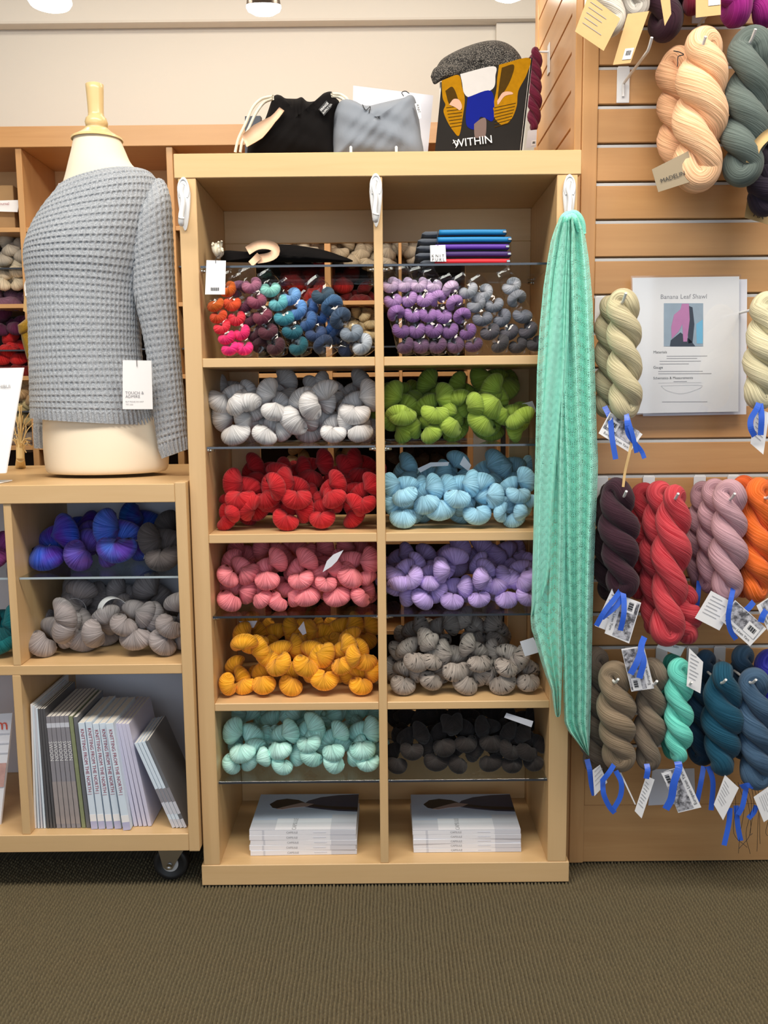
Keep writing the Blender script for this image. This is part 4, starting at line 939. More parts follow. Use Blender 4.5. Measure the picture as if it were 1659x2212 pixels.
# --- the linen row: aubergine, coral, mauve, orange
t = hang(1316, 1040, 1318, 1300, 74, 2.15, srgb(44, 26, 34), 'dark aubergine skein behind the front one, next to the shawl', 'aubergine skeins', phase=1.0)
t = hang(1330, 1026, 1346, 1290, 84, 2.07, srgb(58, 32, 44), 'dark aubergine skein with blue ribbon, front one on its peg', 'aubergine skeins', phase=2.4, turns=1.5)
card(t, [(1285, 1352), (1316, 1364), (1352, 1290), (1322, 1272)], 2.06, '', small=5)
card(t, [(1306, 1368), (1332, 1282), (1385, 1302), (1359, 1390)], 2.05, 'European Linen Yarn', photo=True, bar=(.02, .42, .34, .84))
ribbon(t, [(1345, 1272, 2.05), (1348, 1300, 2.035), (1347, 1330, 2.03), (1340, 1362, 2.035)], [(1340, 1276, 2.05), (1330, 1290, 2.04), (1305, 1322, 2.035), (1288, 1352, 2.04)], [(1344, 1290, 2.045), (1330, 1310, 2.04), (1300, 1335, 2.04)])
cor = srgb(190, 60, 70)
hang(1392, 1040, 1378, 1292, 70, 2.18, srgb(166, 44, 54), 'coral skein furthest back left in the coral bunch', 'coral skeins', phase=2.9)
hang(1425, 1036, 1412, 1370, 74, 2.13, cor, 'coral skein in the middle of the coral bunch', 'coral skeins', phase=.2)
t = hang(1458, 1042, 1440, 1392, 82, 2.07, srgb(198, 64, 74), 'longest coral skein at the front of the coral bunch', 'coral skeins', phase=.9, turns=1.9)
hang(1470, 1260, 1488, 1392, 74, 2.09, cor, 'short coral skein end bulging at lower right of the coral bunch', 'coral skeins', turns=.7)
card(t, [(1364, 1494), (1342, 1402), (1391, 1395), (1413, 1487)][::-1], 2.045, 'European Linen Yarn', photo=True, bar=(.02, .5, .3, .9))
ribbon(t, [(1392, 1376, 2.05), (1386, 1392, 2.04), (1384, 1410, 2.035)], [(1384, 1408, 2.035), (1376, 1430, 2.03), (1362, 1456, 2.03)], [(1385, 1408, 2.035), (1390, 1430, 2.03), (1381, 1465, 2.03)], w=.010)
card(t, [(1480, 1398), (1426, 1386), (1418, 1398), (1470, 1418)], 2.10, '100% Linen')
card(t, [(1483, 1482), (1513, 1498), (1519, 1430), (1489, 1400)], 2.03, '', small=7)
mau = srgb(182, 142, 152)
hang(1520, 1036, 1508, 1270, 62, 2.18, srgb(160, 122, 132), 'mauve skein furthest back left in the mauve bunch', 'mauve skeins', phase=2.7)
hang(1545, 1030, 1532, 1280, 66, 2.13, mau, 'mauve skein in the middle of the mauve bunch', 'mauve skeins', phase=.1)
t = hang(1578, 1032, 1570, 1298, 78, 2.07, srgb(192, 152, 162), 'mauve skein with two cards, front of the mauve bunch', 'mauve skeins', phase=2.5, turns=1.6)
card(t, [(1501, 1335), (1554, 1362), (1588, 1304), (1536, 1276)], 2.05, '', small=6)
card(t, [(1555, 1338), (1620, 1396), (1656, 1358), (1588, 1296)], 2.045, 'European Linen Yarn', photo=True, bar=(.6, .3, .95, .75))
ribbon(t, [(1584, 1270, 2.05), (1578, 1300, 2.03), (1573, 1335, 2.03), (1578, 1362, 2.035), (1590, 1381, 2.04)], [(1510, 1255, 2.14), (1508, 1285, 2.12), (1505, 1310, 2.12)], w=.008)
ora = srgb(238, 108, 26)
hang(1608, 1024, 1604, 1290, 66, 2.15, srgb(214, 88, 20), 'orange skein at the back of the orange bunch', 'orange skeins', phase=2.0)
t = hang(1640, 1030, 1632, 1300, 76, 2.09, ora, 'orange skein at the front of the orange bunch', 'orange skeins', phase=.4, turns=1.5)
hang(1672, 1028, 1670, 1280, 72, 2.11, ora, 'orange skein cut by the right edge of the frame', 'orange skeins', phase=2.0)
ribbon(t, [(1628, 1300, 2.06), (1618, 1312, 2.05), (1606, 1322, 2.05)], [(1655, 1318, 2.05), (1648, 1330, 2.04), (1643, 1344, 2.04)], w=.010)
card(t, [(1634, 1308), (1664, 1374), (1690, 1350), (1662, 1290)], 2.06, 'Linen', photo=True)
# --- lowest row
bro = srgb(126, 112, 96)
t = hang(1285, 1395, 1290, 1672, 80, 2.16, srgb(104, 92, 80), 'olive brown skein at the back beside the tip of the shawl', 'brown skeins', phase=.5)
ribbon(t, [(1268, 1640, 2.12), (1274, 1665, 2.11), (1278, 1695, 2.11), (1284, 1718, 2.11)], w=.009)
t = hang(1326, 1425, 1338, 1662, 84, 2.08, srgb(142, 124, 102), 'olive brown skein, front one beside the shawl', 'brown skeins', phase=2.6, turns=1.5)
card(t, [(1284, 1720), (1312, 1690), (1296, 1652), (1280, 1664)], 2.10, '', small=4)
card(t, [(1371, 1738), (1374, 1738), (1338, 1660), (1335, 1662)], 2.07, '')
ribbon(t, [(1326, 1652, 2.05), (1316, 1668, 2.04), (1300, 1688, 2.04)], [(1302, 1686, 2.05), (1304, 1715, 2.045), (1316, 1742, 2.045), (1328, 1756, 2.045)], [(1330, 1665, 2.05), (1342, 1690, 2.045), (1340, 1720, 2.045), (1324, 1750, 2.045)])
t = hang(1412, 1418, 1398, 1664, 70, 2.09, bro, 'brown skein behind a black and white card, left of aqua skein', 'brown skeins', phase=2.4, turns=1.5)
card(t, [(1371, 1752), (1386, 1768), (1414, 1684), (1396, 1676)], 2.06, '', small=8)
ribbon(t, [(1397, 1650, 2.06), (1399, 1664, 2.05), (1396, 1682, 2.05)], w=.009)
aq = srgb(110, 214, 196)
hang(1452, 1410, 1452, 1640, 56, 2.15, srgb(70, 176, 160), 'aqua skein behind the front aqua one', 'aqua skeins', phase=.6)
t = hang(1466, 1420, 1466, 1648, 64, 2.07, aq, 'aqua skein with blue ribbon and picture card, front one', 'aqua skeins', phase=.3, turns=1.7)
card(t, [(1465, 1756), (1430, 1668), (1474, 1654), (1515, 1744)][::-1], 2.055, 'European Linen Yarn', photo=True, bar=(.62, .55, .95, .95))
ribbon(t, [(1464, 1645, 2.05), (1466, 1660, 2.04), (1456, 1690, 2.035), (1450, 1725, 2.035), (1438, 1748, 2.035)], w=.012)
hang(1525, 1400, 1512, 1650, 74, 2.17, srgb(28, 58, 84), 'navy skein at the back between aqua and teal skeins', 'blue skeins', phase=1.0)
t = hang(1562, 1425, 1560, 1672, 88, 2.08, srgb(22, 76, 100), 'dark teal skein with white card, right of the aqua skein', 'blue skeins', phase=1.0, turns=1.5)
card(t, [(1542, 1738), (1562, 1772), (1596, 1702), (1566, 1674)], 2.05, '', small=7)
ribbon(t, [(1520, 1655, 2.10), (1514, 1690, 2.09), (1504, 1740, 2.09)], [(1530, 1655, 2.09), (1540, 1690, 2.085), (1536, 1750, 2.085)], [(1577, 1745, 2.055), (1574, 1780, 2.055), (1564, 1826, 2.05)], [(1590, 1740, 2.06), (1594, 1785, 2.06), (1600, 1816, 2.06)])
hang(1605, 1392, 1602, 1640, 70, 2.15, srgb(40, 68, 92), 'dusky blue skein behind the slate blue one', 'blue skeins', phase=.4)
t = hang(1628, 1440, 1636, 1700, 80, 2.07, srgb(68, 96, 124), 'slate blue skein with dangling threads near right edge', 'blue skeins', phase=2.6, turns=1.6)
card(t, [(1650, 1776), (1628, 1722), (1662, 1698), (1690, 1750)], 2.05, '', small=6)
ribbon(t, [(1600, 1700, 2.06), (1615, 1696, 2.05), (1628, 1700, 2.05)], [(1612, 1700, 2.06), (1604, 1740, 2.055), (1594, 1760, 2.055)], [(1634, 1740, 2.06), (1628, 1755, 2.06), (1616, 1768, 2.06)])
thr = []
for k in range(9):
    x = 1596 + 8 * k + rnd.uniform(-3, 3)
    thr.append(tube(smooth([P(x - 8, 1690, 2.06), P(x + rnd.uniform(-10, 8), 1740, 2.06), P(x + rnd.uniform(-12, 12), 1800, 2.06), P(x + rnd.uniform(-16, 22), 1830 + rnd.uniform(-30, 30), 2.06)], 16), .0006, 5))
part('loose_threads', join(thr), M['rubber'], t, kind='stuff')
hang(1664, 1400, 1668, 1660, 80, 2.10, srgb(40, 42, 140), 'royal blue skein cut by the right edge, lowest row', 'blue skeins', phase=.4)
# small signs of the slatwall: a pattern price card low behind the aqua skein
sg = solo('shelf_card', quad(P(1400, 1740, SY - .003), P(1502, 1735, SY - .003), P(1500, 1660, SY - .003), P(1410, 1662, SY - .003), .0012), M['lav'], 'pale green card flat on the slatwall behind the aqua skein labels', 'card')

# ------------------------------------------------------------------ pattern sheet in a plastic sleeve
YPs = 2.215
pat = thing('pattern_sheet', 'white printed shawl pattern in clear plastic sleeve on the slatwall', 'pattern', P(1480, 893, YPs))
pc = [(1372, 893), (1595, 889), (1597, 597), (1366, 600)]
q = [P(x, y, YPs) for x, y in pc]
pp = part('page', quad(q[0], q[1], q[2], q[3], .0008), M['paper'], pat)
part('page', quad(*[P(x + 17, y + 6, YPs + .012) for x, y in pc], .0008), M['lav'], pat)
part('plastic_sleeve', quad(*[P(x + dx, y + dy, YPs - .003) for (x, y), dx, dy in zip(pc, (-3, 4, 4, -3), (3, 3, -4, -4))], .0004, 8, 10), M['bag'], pat)
ph = [(1434, 748), (1519, 748), (1519, 655), (1434, 655)]
def pq(c, d, mat, name, parent=pp): return part(name, quad(*[P(x, y, YPs - d) for x, y in c], .0002), mat, parent)
M['ph1'] = plain('photo_blue_grey', srgb(158, 176, 192), .4, noise=.15, nscale=40); M['ph2'] = plain('photo_pink', srgb(196, 130, 180), .4, noise=.1, nscale=60); M['ph3'] = plain('photo_dark', srgb(56, 62, 74), .4); M['ph4'] = plain('photo_bright_blue', srgb(120, 190, 226), .4)
pq(ph, .0006, M['ph1'], 'photo')
def flat(px, Y, mat, name, parent, t=.0002):
    p = [P(x, y, Y) for x, y in px]; n = len(p); V = p + [v + np.array([0, t, 0]) for v in p]
    F = [tuple(range(n)), tuple(reversed(range(n, 2 * n)))] + [(k, (k + 1) % n, (k + 1) % n + n, k + n) for k in range(n)]
    return part(name, geo(V, F), mat, parent)
flat([(1447, 748), (1449, 735), (1470, 718), (1492, 735), (1502, 748)], YPs - .0009, M['ph3'], 'photo_detail', pp)
flat([(1486, 660), (1496, 664), (1500, 700), (1496, 740), (1487, 742), (1484, 690)], YPs - .0009, M['ph3'], 'photo_detail', pp)
flat([(1451, 732), (1450, 706), (1456, 680), (1470, 668), (1473, 656), (1488, 656), (1490, 690), (1484, 738), (1476, 738), (1474, 700), (1466, 716)], YPs - .0012, M['ph2'], 'photo_detail', pp)
flat([(1504, 700), (1518, 690), (1518, 742), (1505, 742)], YPs - .0009, M['ph4'], 'photo_detail', pp)
sP = PX(1, YPs)
def ptext(s, x, y, hpx, al='LEFT', mat='grey_ink'):
    part('lettering', shift(text(s, hpx * sP * 1.35, al), P(x, y, YPs - .0003)), M[mat], pp)
ptext('Banana Leaf Shawl', 1477, 641, 10, 'CENTER'); ptext('Materials', 1411, 761, 6, mat='ink'); ptext('Gauge', 1411, 794, 6, mat='ink'); ptext('Schematics & Measurements', 1411, 817, 5.5, mat='ink')
for y, x0, x1 in ((769, 1440, 1528), (774, 1440, 1506), (780, 1425, 1514), (786, 1425, 1488), (802, 1422, 1518), (807, 1422, 1537), (824, 1455, 1484), (868, 1430, 1528)):
    part('print_line', poly_px([(x0, y + 1), (x1, y + .6), (x1, y - .6), (x0, y - .2)], YPs - .0003, .0001), M['grey_ink'], pp)
part('print_line', tube([P(1422, 827, YPs - .001), P(1515, 826, YPs - .001)], .0002, 4), M['grey_ink'], pp)
part('print_line', tube(smooth([P(1428, 833, YPs - .001), P(1440, 843, YPs - .001), P(1470, 850, YPs - .001), P(1500, 843, YPs - .001), P(1514, 832, YPs - .001), P(1428, 833, YPs - .001)], 30), .0002, 4), M['grey_ink'], pp)

# ------------------------------------------------------------------ helpers for soft goods and print
def onz(x, y, z):
    """the point at height z seen at pixel x, y"""
    d = _F + _R * (x - 829.5) / FOC - _U * (y - 1106) / FOC
    return _C + d * ((z - CAMZ) / d[2])
def pillow(outline, Y, df, db, rings=14, n=110, wr=0.0, seed=0, gather=None):
    """a stuffed cloth shape from its outline (pixels), bulging df towards the front and db to the back of distance Y"""
    o = smooth(list(outline) + [outline[0]], n + 1)[:n] if len(outline) < n else np.array(outline)
    c = o.mean(0); rg = np.random.RandomState(seed); f1 = rg.rand(6) * 6
    def side(d, ss):
        A = []
        for s in ss:
            b = math.sqrt(max(0, 1 - s ** 2.6)); row = []
            for k, q in enumerate(o):
                x, y = c + (q - c) * s
                w = wr * (math.sin(x * .11 + y * .05 + f1[0]) + math.sin(x * .05 - y * .13 + f1[1]) + .6 * math.sin(x * .23 + y * .19 + f1[2])) * b
                if gather is not None:
                    gy = math.exp(-((y - gather[0]) / gather[1]) ** 2); w += gather[2] * gy * math.sin(x * gather[3])
                row.append(P(x, y, Y - d * b - w))
            A.append(row)
        return np.array(A)
    s = np.linspace(0.02, 1, rings)
    A = np.concatenate([side(df, s), side(-db, s[::-1][1:])])
    return grid(A, closev=True, capu=True)
# ------------------------------------------------------------------ cellophane packs of miniature skeins
MINI = []
for k in range(5):
    rg = np.random.RandomState(40 + k)
    MINI.append(join([bean(rg, 5.7 + .1 * (k % 3), .0055, .0172, n=16, m=40, skew=.05 * (k - 2))]))
_minime = [mesh_of('mini_skein', g, True) for g in MINI]
for m_ in _minime: m_.materials.append(M['yarn'])
def pack(top, bot, w, cols, label, group, Y=2.20, zs=None, seed=0):
    rg = np.random.RandomState(seed); a, b = P(top[0], top[1], Y + .02), P(bot[0], bot[1], Y)
    zb = ZS[0][1] + 0.002
    Wd = PX(w, Y); r = Wd / 2 * 1.06
    t = thing('mini_skein_pack', label, 'yarn pack', (b[0], b[1], zb), group)
    b = np.array([b[0], b[1], zb + r * .75]); d = a - b; L = np.linalg.norm(d); d /= L
    n = len(cols); tops = a + d * 0.0
    sdir = np.cross([0, 1, 0], d)
    for k, c in enumerate(cols):
        q = a + (b - a) * ((k + .35) / (n - .3)) + sdir * rg.uniform(-.12, .12) * r
        o = bpy.data.objects.new('mini_skein', _minime[rg.randint(5)]); COL.objects.link(o); o.parent = t
        s = r / .0210; o.scale = (s * 1.08, s * .95, max(s * .9, L / (n - .3) / .0385))
        o.location = tuple(q - wloc(t) - np.array([0, r * .85, 0])); tilt = math.atan2(d[0], d[2])
        o.rotation_euler = (0, tilt + rg.choice([0, .35, -.35, 3.0]), rg.uniform(-.3, .3)); o.color = c
    N1 = 18; m = 34; A = []
    for i in range(m):
        v = i / (m - 1); q = b - d * r * .7 + d * (L + r * 2.1) * v
        rr = r * (1.07 if v < .86 else 1.07 - 1.0 * ((v - .86) / .14) ** 1.3); rr = rr * (.72 + .28 * min(1, v / .05))
        fl = 1.0 if v < .86 else max(.1, 1 - .9 * (v - .86) / .14)
        row = []
        for j in range(N1):
            an = 2 * PI * (j + .5 * (i % 2)) / N1; jr = 1 + rg.normal(0, .045)
            row.append(q + sdir * math.cos(an) * (rr if v < .86 else r * (1.07 - .35 * (v - .86) / .14)) * jr + np.array([0, 1, 0]) * math.sin(an) * rr * fl * jr)
        A.append(row)
    A = np.array(A); A[:, :, 2] = np.maximum(A[:, :, 2], zb - .0005)
    part('cellophane_bag', grid(A, closev=True, capu=True), M['bag'], t)
    return t
def C5(*cs): return [srgb(*c) for c in cs]
gA, gB = 'bagged mini skein packs, left half of the shelf', 'bagged mini skein packs, right half of the shelf'
ora5 = C5((222, 104, 26), (226, 80, 34), (226, 54, 70), (232, 24, 104), (232, 18, 118))
pack((464, 650), (500, 760), 34, ora5, 'orange to pink mini skein pack, leftmost in its row, behind the white tag', gA, Y=2.19, seed=1)
pack((491, 612), (534, 760), 34, ora5, 'orange to pink mini skein pack, second from left in its row', gA, Y=2.20, seed=2)
pack((514, 618), (569, 762), 35, C5((136, 92, 118), (112, 62, 84), (92, 46, 62), (70, 38, 48), (58, 34, 42)), 'dusky mauve mini skein pack between the orange and plum packs', gA, Y=2.215, seed=3)
pack((538, 604), (602, 760), 37, C5((164, 104, 130), (140, 74, 96), (112, 52, 70), (82, 42, 54), (66, 36, 44)), 'plum mini skein pack left of the teal pack', gA, Y=2.19, seed=4)
pack((581, 612), (652, 757), 39, C5((140, 206, 196), (104, 180, 190), (62, 136, 152), (32, 90, 106), (30, 84, 96)), 'teal mini skein pack between the plum and blue packs', gA, Y=2.195, seed=5)
pack((620, 632), (708, 755), 40, C5((112, 160, 216), (92, 140, 200), (62, 98, 150), (50, 68, 104), (44, 58, 84)), 'cornflower blue mini skein pack right of the teal pack', gA, Y=2.20, seed=6)
pack((664, 656), (756, 756), 38, C5((72, 110, 172), (62, 104, 172), (54, 92, 152), (40, 62, 100), (36, 48, 76)), 'deep blue mini skein pack leaning under the navy and silver pack', gA, Y=2.225, seed=7)
pack((690, 628), (787, 752), 43, C5((52, 74, 92), (62, 96, 134), (58, 78, 104), (124, 136, 150), (168, 176, 186)), 'navy to silver mini skein pack, rightmost in its row', gA, Y=2.185, seed=8)
lil = lambda a: C5((206 - a, 182 - a, 214 - a), (170 - a, 134 - a, 188 - a), (150 - a, 112 - a, 172 - a), (124 - a, 90 - a, 142 - a), (92 - a, 68 - a, 94 - a))
for k, (t_, b_, a) in enumerate((((840, 604), (877, 754), 8), ((872, 600), (912, 754), 0), ((901, 602), (948, 753), 6), ((932, 604), (984, 753), 2), ((968, 618), (1024, 752), 8))):
    pack(t_, b_, 34, lil(a), 'lilac to purple mini skein pack, %s from left in its row' % ORD[k], gB, Y=2.195 + .006 * (k % 2), seed=20 + k)
gry = C5((164, 168, 178), (134, 138, 148), (108, 112, 124), (78, 76, 84), (64, 62, 66))
for k, (t_, b_) in enumerate((((1002, 618), (1080, 750)), ((1037, 622), (1122, 749)), ((1097, 608), (1158, 750)))):
    pack(t_, b_, 37, gry, 'grey to charcoal mini skein pack, %s from left of three' % ORD[k], gB, Y=2.195 + .008 * (k % 2), seed=30 + k)

# ------------------------------------------------------------------ goods in the top compartment
GZ0 = GZ[0]
t = thing('drawstring_bag', 'black drawstring bag with leather strap lying on the top glass shelf', 'bag', P(610, 566, 2.25))
part('cloth_body', pillow([(476, 566), (480, 545), (495, 541), (520, 544), (545, 541), (570, 532), (600, 528), (640, 530), (690, 538), (730, 550), (762, 565), (700, 567), (600, 567), (530, 567)], 2.25, .045, .07, wr=.0018, seed=2), M['black'], t, sm=True)
part('leather_strap', strip([(535, 542, 2.20), (556, 530, 2.196), (580, 529, 2.192), (594, 536, 2.188), (594, 548, 2.186), (580, 556, 2.186), (556, 560, 2.19)], .021, .0022), M['leather'], t, sm=True)
part('leather_tab', strip([(547, 556, 2.19), (552, 562, 2.186), (556, 567, 2.184)], .03, .002), M['leather'], t, sm=True)
rg = np.random.RandomState(8); ts = []
for k in range(16):
    p0 = np.array([472, 556.0]); p1 = p0 + [rg.uniform(-14, 12), rg.uniform(-36, -14)]
    ts.append(tube(smooth([P(*p0, 2.215), P(*(p0 + (p1 - p0) * .5 + rg.uniform(-4, 4, 2)), 2.212 + rg.uniform(-.012, .012)), P(*p1, 2.21 + rg.uniform(-.015, .015))], 8), [.0042, .004, .0045, .004, .0045, .004, .0042, .003], 7))
part('cord_ends', join(ts), M['cord'], t, sm=True)
part('swing_tag', quad(P(443, 636, 2.135), P(486, 636, 2.135), P(488, 563, 2.135), P(446, 562, 2.135), .0008), M['paper'], t)
bs = []
for k in range(12):
    x = 455 + 1.55 * k; bs.append(poly_px([(x, 628), (x + .5 + .5 * (k * 5 % 3) / 2, 628), (x + .5 + .5 * (k * 5 % 3) / 2, 621), (x, 621)], 2.1342))
part('barcode', join(bs), M['ink'], t)
part('tag_string', tube(smooth([P(474, 552, 2.19), P(468, 556, 2.15), P(466, 562, 2.1355), P(466, 568, 2.134)], 12), .0007, 6), M['ink'], t)
M['felt'] = plain('charcoal_felt', srgb(78, 84, 94), .95, noise=.12, nscale=300, bump=.3, bscale=700, sheen=.2)
zc = {'b': plain('blue_zip_tape', srgb(20, 126, 186), .55), 'p': plain('purple_zip_tape', srgb(92, 46, 160), .55), 'r': plain('red_zip_tape', srgb(214, 30, 44), .55), 'd': plain('dark_purple_zip_tape', srgb(62, 34, 104), .55)}
M.update({'zip_' + k: v for k, v in zc.items()})
PY = 2.205
pz = [(560, 551, 908, 1104, 'r', 'red zipped felt pouch, lowest of the folded stack'), (548, 543, 898, 1106, 'd', 'dark purple zipped felt pouch, just above the red one'), (535, 534, 900, 1102, 'p', 'purple zipped felt pouch in the middle of the folded stack'),
      (520, 523, 903, 1107, 'b', 'blue zipped felt pouch, second from top of the folded stack'), (506, 505, 912, 1096, 'b', 'blue zipped felt pouch on top of the folded stack')]
zb = GZ0 + .0005
for k, (yl, yr, xl, xr, c, lab) in enumerate(pz):
    a, b = P(xl, yl, PY), P(xr, yr, PY); th = .0168; z0 = zb; zb += th + .0004
    X = np.linspace(a[0], b[0], 26); rgk = np.random.RandomState(k); ring = np.linspace(0, 2 * PI, 28, endpoint=False); A = []
    for i, x in enumerate(X):
        u = i / 25; e = min(1, min(u, 1 - u) / .05 + .25); zz = z0 + th / 2 + .0006 * math.sin(6 * u + k)
        row = []
        for q in ring:
            cy, sy = math.cos(q), math.sin(q); cy = np.sign(cy) * abs(cy) ** .35; sy = np.sign(sy) * abs(sy) ** .7
            row.append((x, PY + .075 + .003 * rgk.rand() - .072 * cy * (.985 if e == 1 else .97), zz + th / 2 * sy * e * .97))
        A.append(row)
    t = thing('zip_pouch', lab, 'pouch', ((a[0] + b[0]) / 2, PY + .07, z0), 'folded zip pouches on the glass shelf')
    part('felt_body', grid(np.array(A), closev=True, capu=True), M['felt'], t, sm=True)
    xa = a[0] + (b[0] - a[0]) * (.20 if k else .16)
    zp = part('zip', tube(smooth([(xa, PY + .001, z0 + th * .55), ((xa + b[0]) / 2, PY - .001, z0 + th * .5 + .0005), (b[0] - .004, PY + .001, z0 + th * .5)], 20), .0062, 10, flat=.75), M['zip_' + c], t, sm=True)
    part('zip_pull', box(b[0] - .012, b[0] - .003, PY - .010, PY - .006, z0 + .005, z0 + .011, .001), M['steel'], zp)
tt = t
part('swing_tag', quad(P(930, 565, PY - .012), P(964, 565, PY - .012), P(962, 529, PY - .012), P(929, 530, PY - .012), .0008), M['paper'], tt)
part('lettering', shift(text('K N I T', .0098), P(946, 553, PY - .0131)), M['ink'], tt); part('lettering', shift(text('P U R L', .0098), P(947, 561, PY - .0131)), M['ink'], tt)
part('tag_string', tube(smooth([P(946, 500, PY - .006), P(945, 515, PY - .011), P(946, 531, PY - .0125)], 10), .0007, 6), M['ink'], tt)

# ------------------------------------------------------------------ on top of the display shelf
def yb(Y):
    d = np.array([0.2, Y, 1.8187]) - _C
    return 1106 - FOC * (d @ _U) / (d @ _F)
ZT = 1.8185
t = thing('drawstring_bag', 'black drawstring bag with leather strap and cream cords, on top of the display shelf', 'bag', P(625, 327, 2.24))
part('cloth_body', pillow([(533, yb(2.24)), (537, 310), (556, 286), (573, 256), (588, 214), (596, 205), (606, 206), (616, 212), (628, 213), (641, 213), (652, 210), (664, 219), (680, 218), (690, 210), (700, 201), (716, 198), (724, 210), (733, 222), (724, 246), (722, 290), (722, yb(2.24)), (650, yb(2.24)), (590, yb(2.24))], 2.24, .05, .05, n=220, wr=.0012, seed=4, gather=(228, 26, .0045, .42)), M['black'], t, sm=True)
wv = np.interp(np.linspace(0, 1, 18), [0, .35, .7, 1], [.014, .017, .036, .030])
part('leather_strap', strip([(609, 236, 2.183), (596, 252, 2.180), (578, 268, 2.178), (553, 288, 2.178), (528, 305, 2.190)], wv, .002), M['leather'], t, sm=True)
for pth in ([(590, 208), (565, 214), (546, 232), (530, 268), (515, 300), (508, 329)], [(590, 213), (570, 222), (552, 246), (537, 278), (524, 304), (519, 329)], [(716, 203), (734, 204), (748, 212), (757, 226), (758, 240)], [(716, 208), (730, 209), (742, 215), (750, 226)]):
    part('cord', tube(smooth([P(x, y, 2.235 if k else 2.22) for k, (x, y) in enumerate(pth)], 30), .0035, 8), M['cord'], t, sm=True)
lb = part('woven_label', poly_px([(688, 236), (705, 217), (717, 230), (700, 250)], 2.186), M['rubber'], t)
q0 = P(690, 239, 2.1855); Mx = frame_at(q0, P(709, 218, 2.1855) - q0, P(684, 233, 2.1855) - q0)
part('lettering', xf(shift(text('FRINGE', .0075, 'LEFT'), (.002, 0, -.0025)), Mx), M['white'], lb); part('lettering', xf(shift(text('SUPPLY CO.', .0058, 'LEFT'), (.001, 0, -.0105)), Mx), M['white'], lb)
M['linencloth'] = plain('blue_grey_linen', srgb(128, 135, 145), .9, noise=.06, nscale=18, bump=.25, bscale=900)
t = thing('linen_pouch', 'pale blue grey linen pouch standing right of the black drawstring bag', 'pouch', P(815, 326, 2.22))
part('cloth_body', pillow([(719, yb(2.22)), (720, 290), (722, 250), (727, 232), (735, 219), (748, 214), (766, 218), (782, 226), (798, 228), (820, 223), (850, 216), (872, 211), (884, 205), (893, 208), (899, 222), (904, 250), (909, 290), (911, yb(2.22)), (850, yb(2.22)), (780, yb(2.22))], 2.22, .045, .05, n=160, wr=.0022, seed=9), M['linencloth'], t, sm=True)
part('tie_thread', tube(smooth([P(872, 208, 2.20), P(868, 200, 2.20), P(876, 197, 2.20), P(884, 202, 2.20)], 12), .001, 6), M['ink'], t)
part('tie_thread', tube(smooth([P(783, 226, 2.182), P(790, 238, 2.178), P(800, 230, 2.182), P(797, 244, 2.176)], 12), .001, 6), M['ink'], t)
tg = part('swing_tag', quad(P(905, 257, 2.19), P(910, 255, 2.19), P(907, 221, 2.19), P(896, 224, 2.19), .0008), M['paper'], t)
q0 = P(899, 226, 2.189); Mx = frame_at(q0, P(905, 256, 2.189) - q0, P(910, 225, 2.189) - q0)
part('lettering', xf(shift(text('KNIT', .0085, 'LEFT'), (0, 0, .003)), Mx), M['ink'], tg)
for xx in (758, 856):
    solo('card_stand', box(P(xx - 3, 326, 2.17)[0], P(xx + 3, 326, 2.17)[0], 2.165, 2.177, ZT, P(xx, 316, 2.17)[2], .002), M['hook'], 'small white peg stand before the linen pouch, %s one' % ('left' if xx < 800 else 'right'), 'stand', 'small stands on the display shelf')
solo('acrylic_sign', quad(P(760, yb(2.36), 2.36), P(920, yb(2.36), 2.36), P(936, 206, 2.37), P(763, 185, 2.37), .003), M['lav'], 'pale lavender paper sign standing behind the linen pouch', 'sign')
# knit book
BYf = lambda x, y: 2.225 + (322 - y) / 198 * .045
t = thing('knitting_book', 'dark knitting book titled WITHIN standing on top of the display shelf', 'book', P(1030, 322, 2.225))
cv = [(938, yb(2.225) - 1), (1120, yb(2.225) - 2), (1145, 124), (955, 168)]
def slab(px, Yf, th):
    p = [P(x, y, Yf(x, y)) for x, y in px]; n = len(p); V = p + [v + np.array([0.002, th, 0.001]) for v in p]
    return geo(V, [tuple(range(n)), tuple(reversed(range(n, 2 * n)))] + [(k, k + n, (k + 1) % n + n, (k + 1) % n) for k in range(n)])
M['cover'] = plain('dark_book_cover', srgb(22, 18, 15), .75, spec=.2); M['mus'] = plain('mustard_print', srgb(150, 104, 4), .8, spec=.08, noise=.25, nscale=90); M['must2'] = plain('mustard_dark_print', srgb(64, 44, 8), .8, spec=.08, noise=.2, nscale=120)
M['skin'] = plain('skin_print', srgb(176, 130, 104), .5); M['blue'] = plain('blue_print', srgb(14, 26, 116), .8, spec=.08, noise=.1, nscale=50); M['brown'] = plain('brown_print', srgb(78, 44, 28), .5); M['shirt'] = plain('white_shirt_print', srgb(172, 168, 166), .5, noise=.06, nscale=60)
bk = part('front_cover', slab(cv, BYf, .0012), M['cover'], t)
part('page_block', slab([(940, yb(2.225) - 1), (1122, yb(2.225) - 2), (1147, 126), (957, 170)], lambda x, y: BYf(x, y) + .0014, .012), M['page'], t)
part('back_cover', slab([(940, yb(2.237) - 1), (1124, yb(2.237) - 2), (1149, 125), (957, 170)], lambda x, y: BYf(x, y) + .0136, .0012), M['cover'], t)
def cp(px, mat, k): part('print', poly_px([tuple(q) for q in smooth(list(px) + [px[0]], 6 * len(px) + 1)[:-1]] if len(px) > 4 else px, lambda x, y: BYf(x, y) - .0004 * k), M[mat], bk)
cp([(994, 160), (1066, 143), (1070, 165), (1066, 190), (1040, 203), (1014, 210), (1002, 200), (998, 178)], 'shirt', 1)
cp([(1010, 210), (1060, 196), (1068, 240), (1063, 262), (1046, 254), (1036, 255), (1030, 279), (1010, 274), (1006, 250)], 'blue', 2)
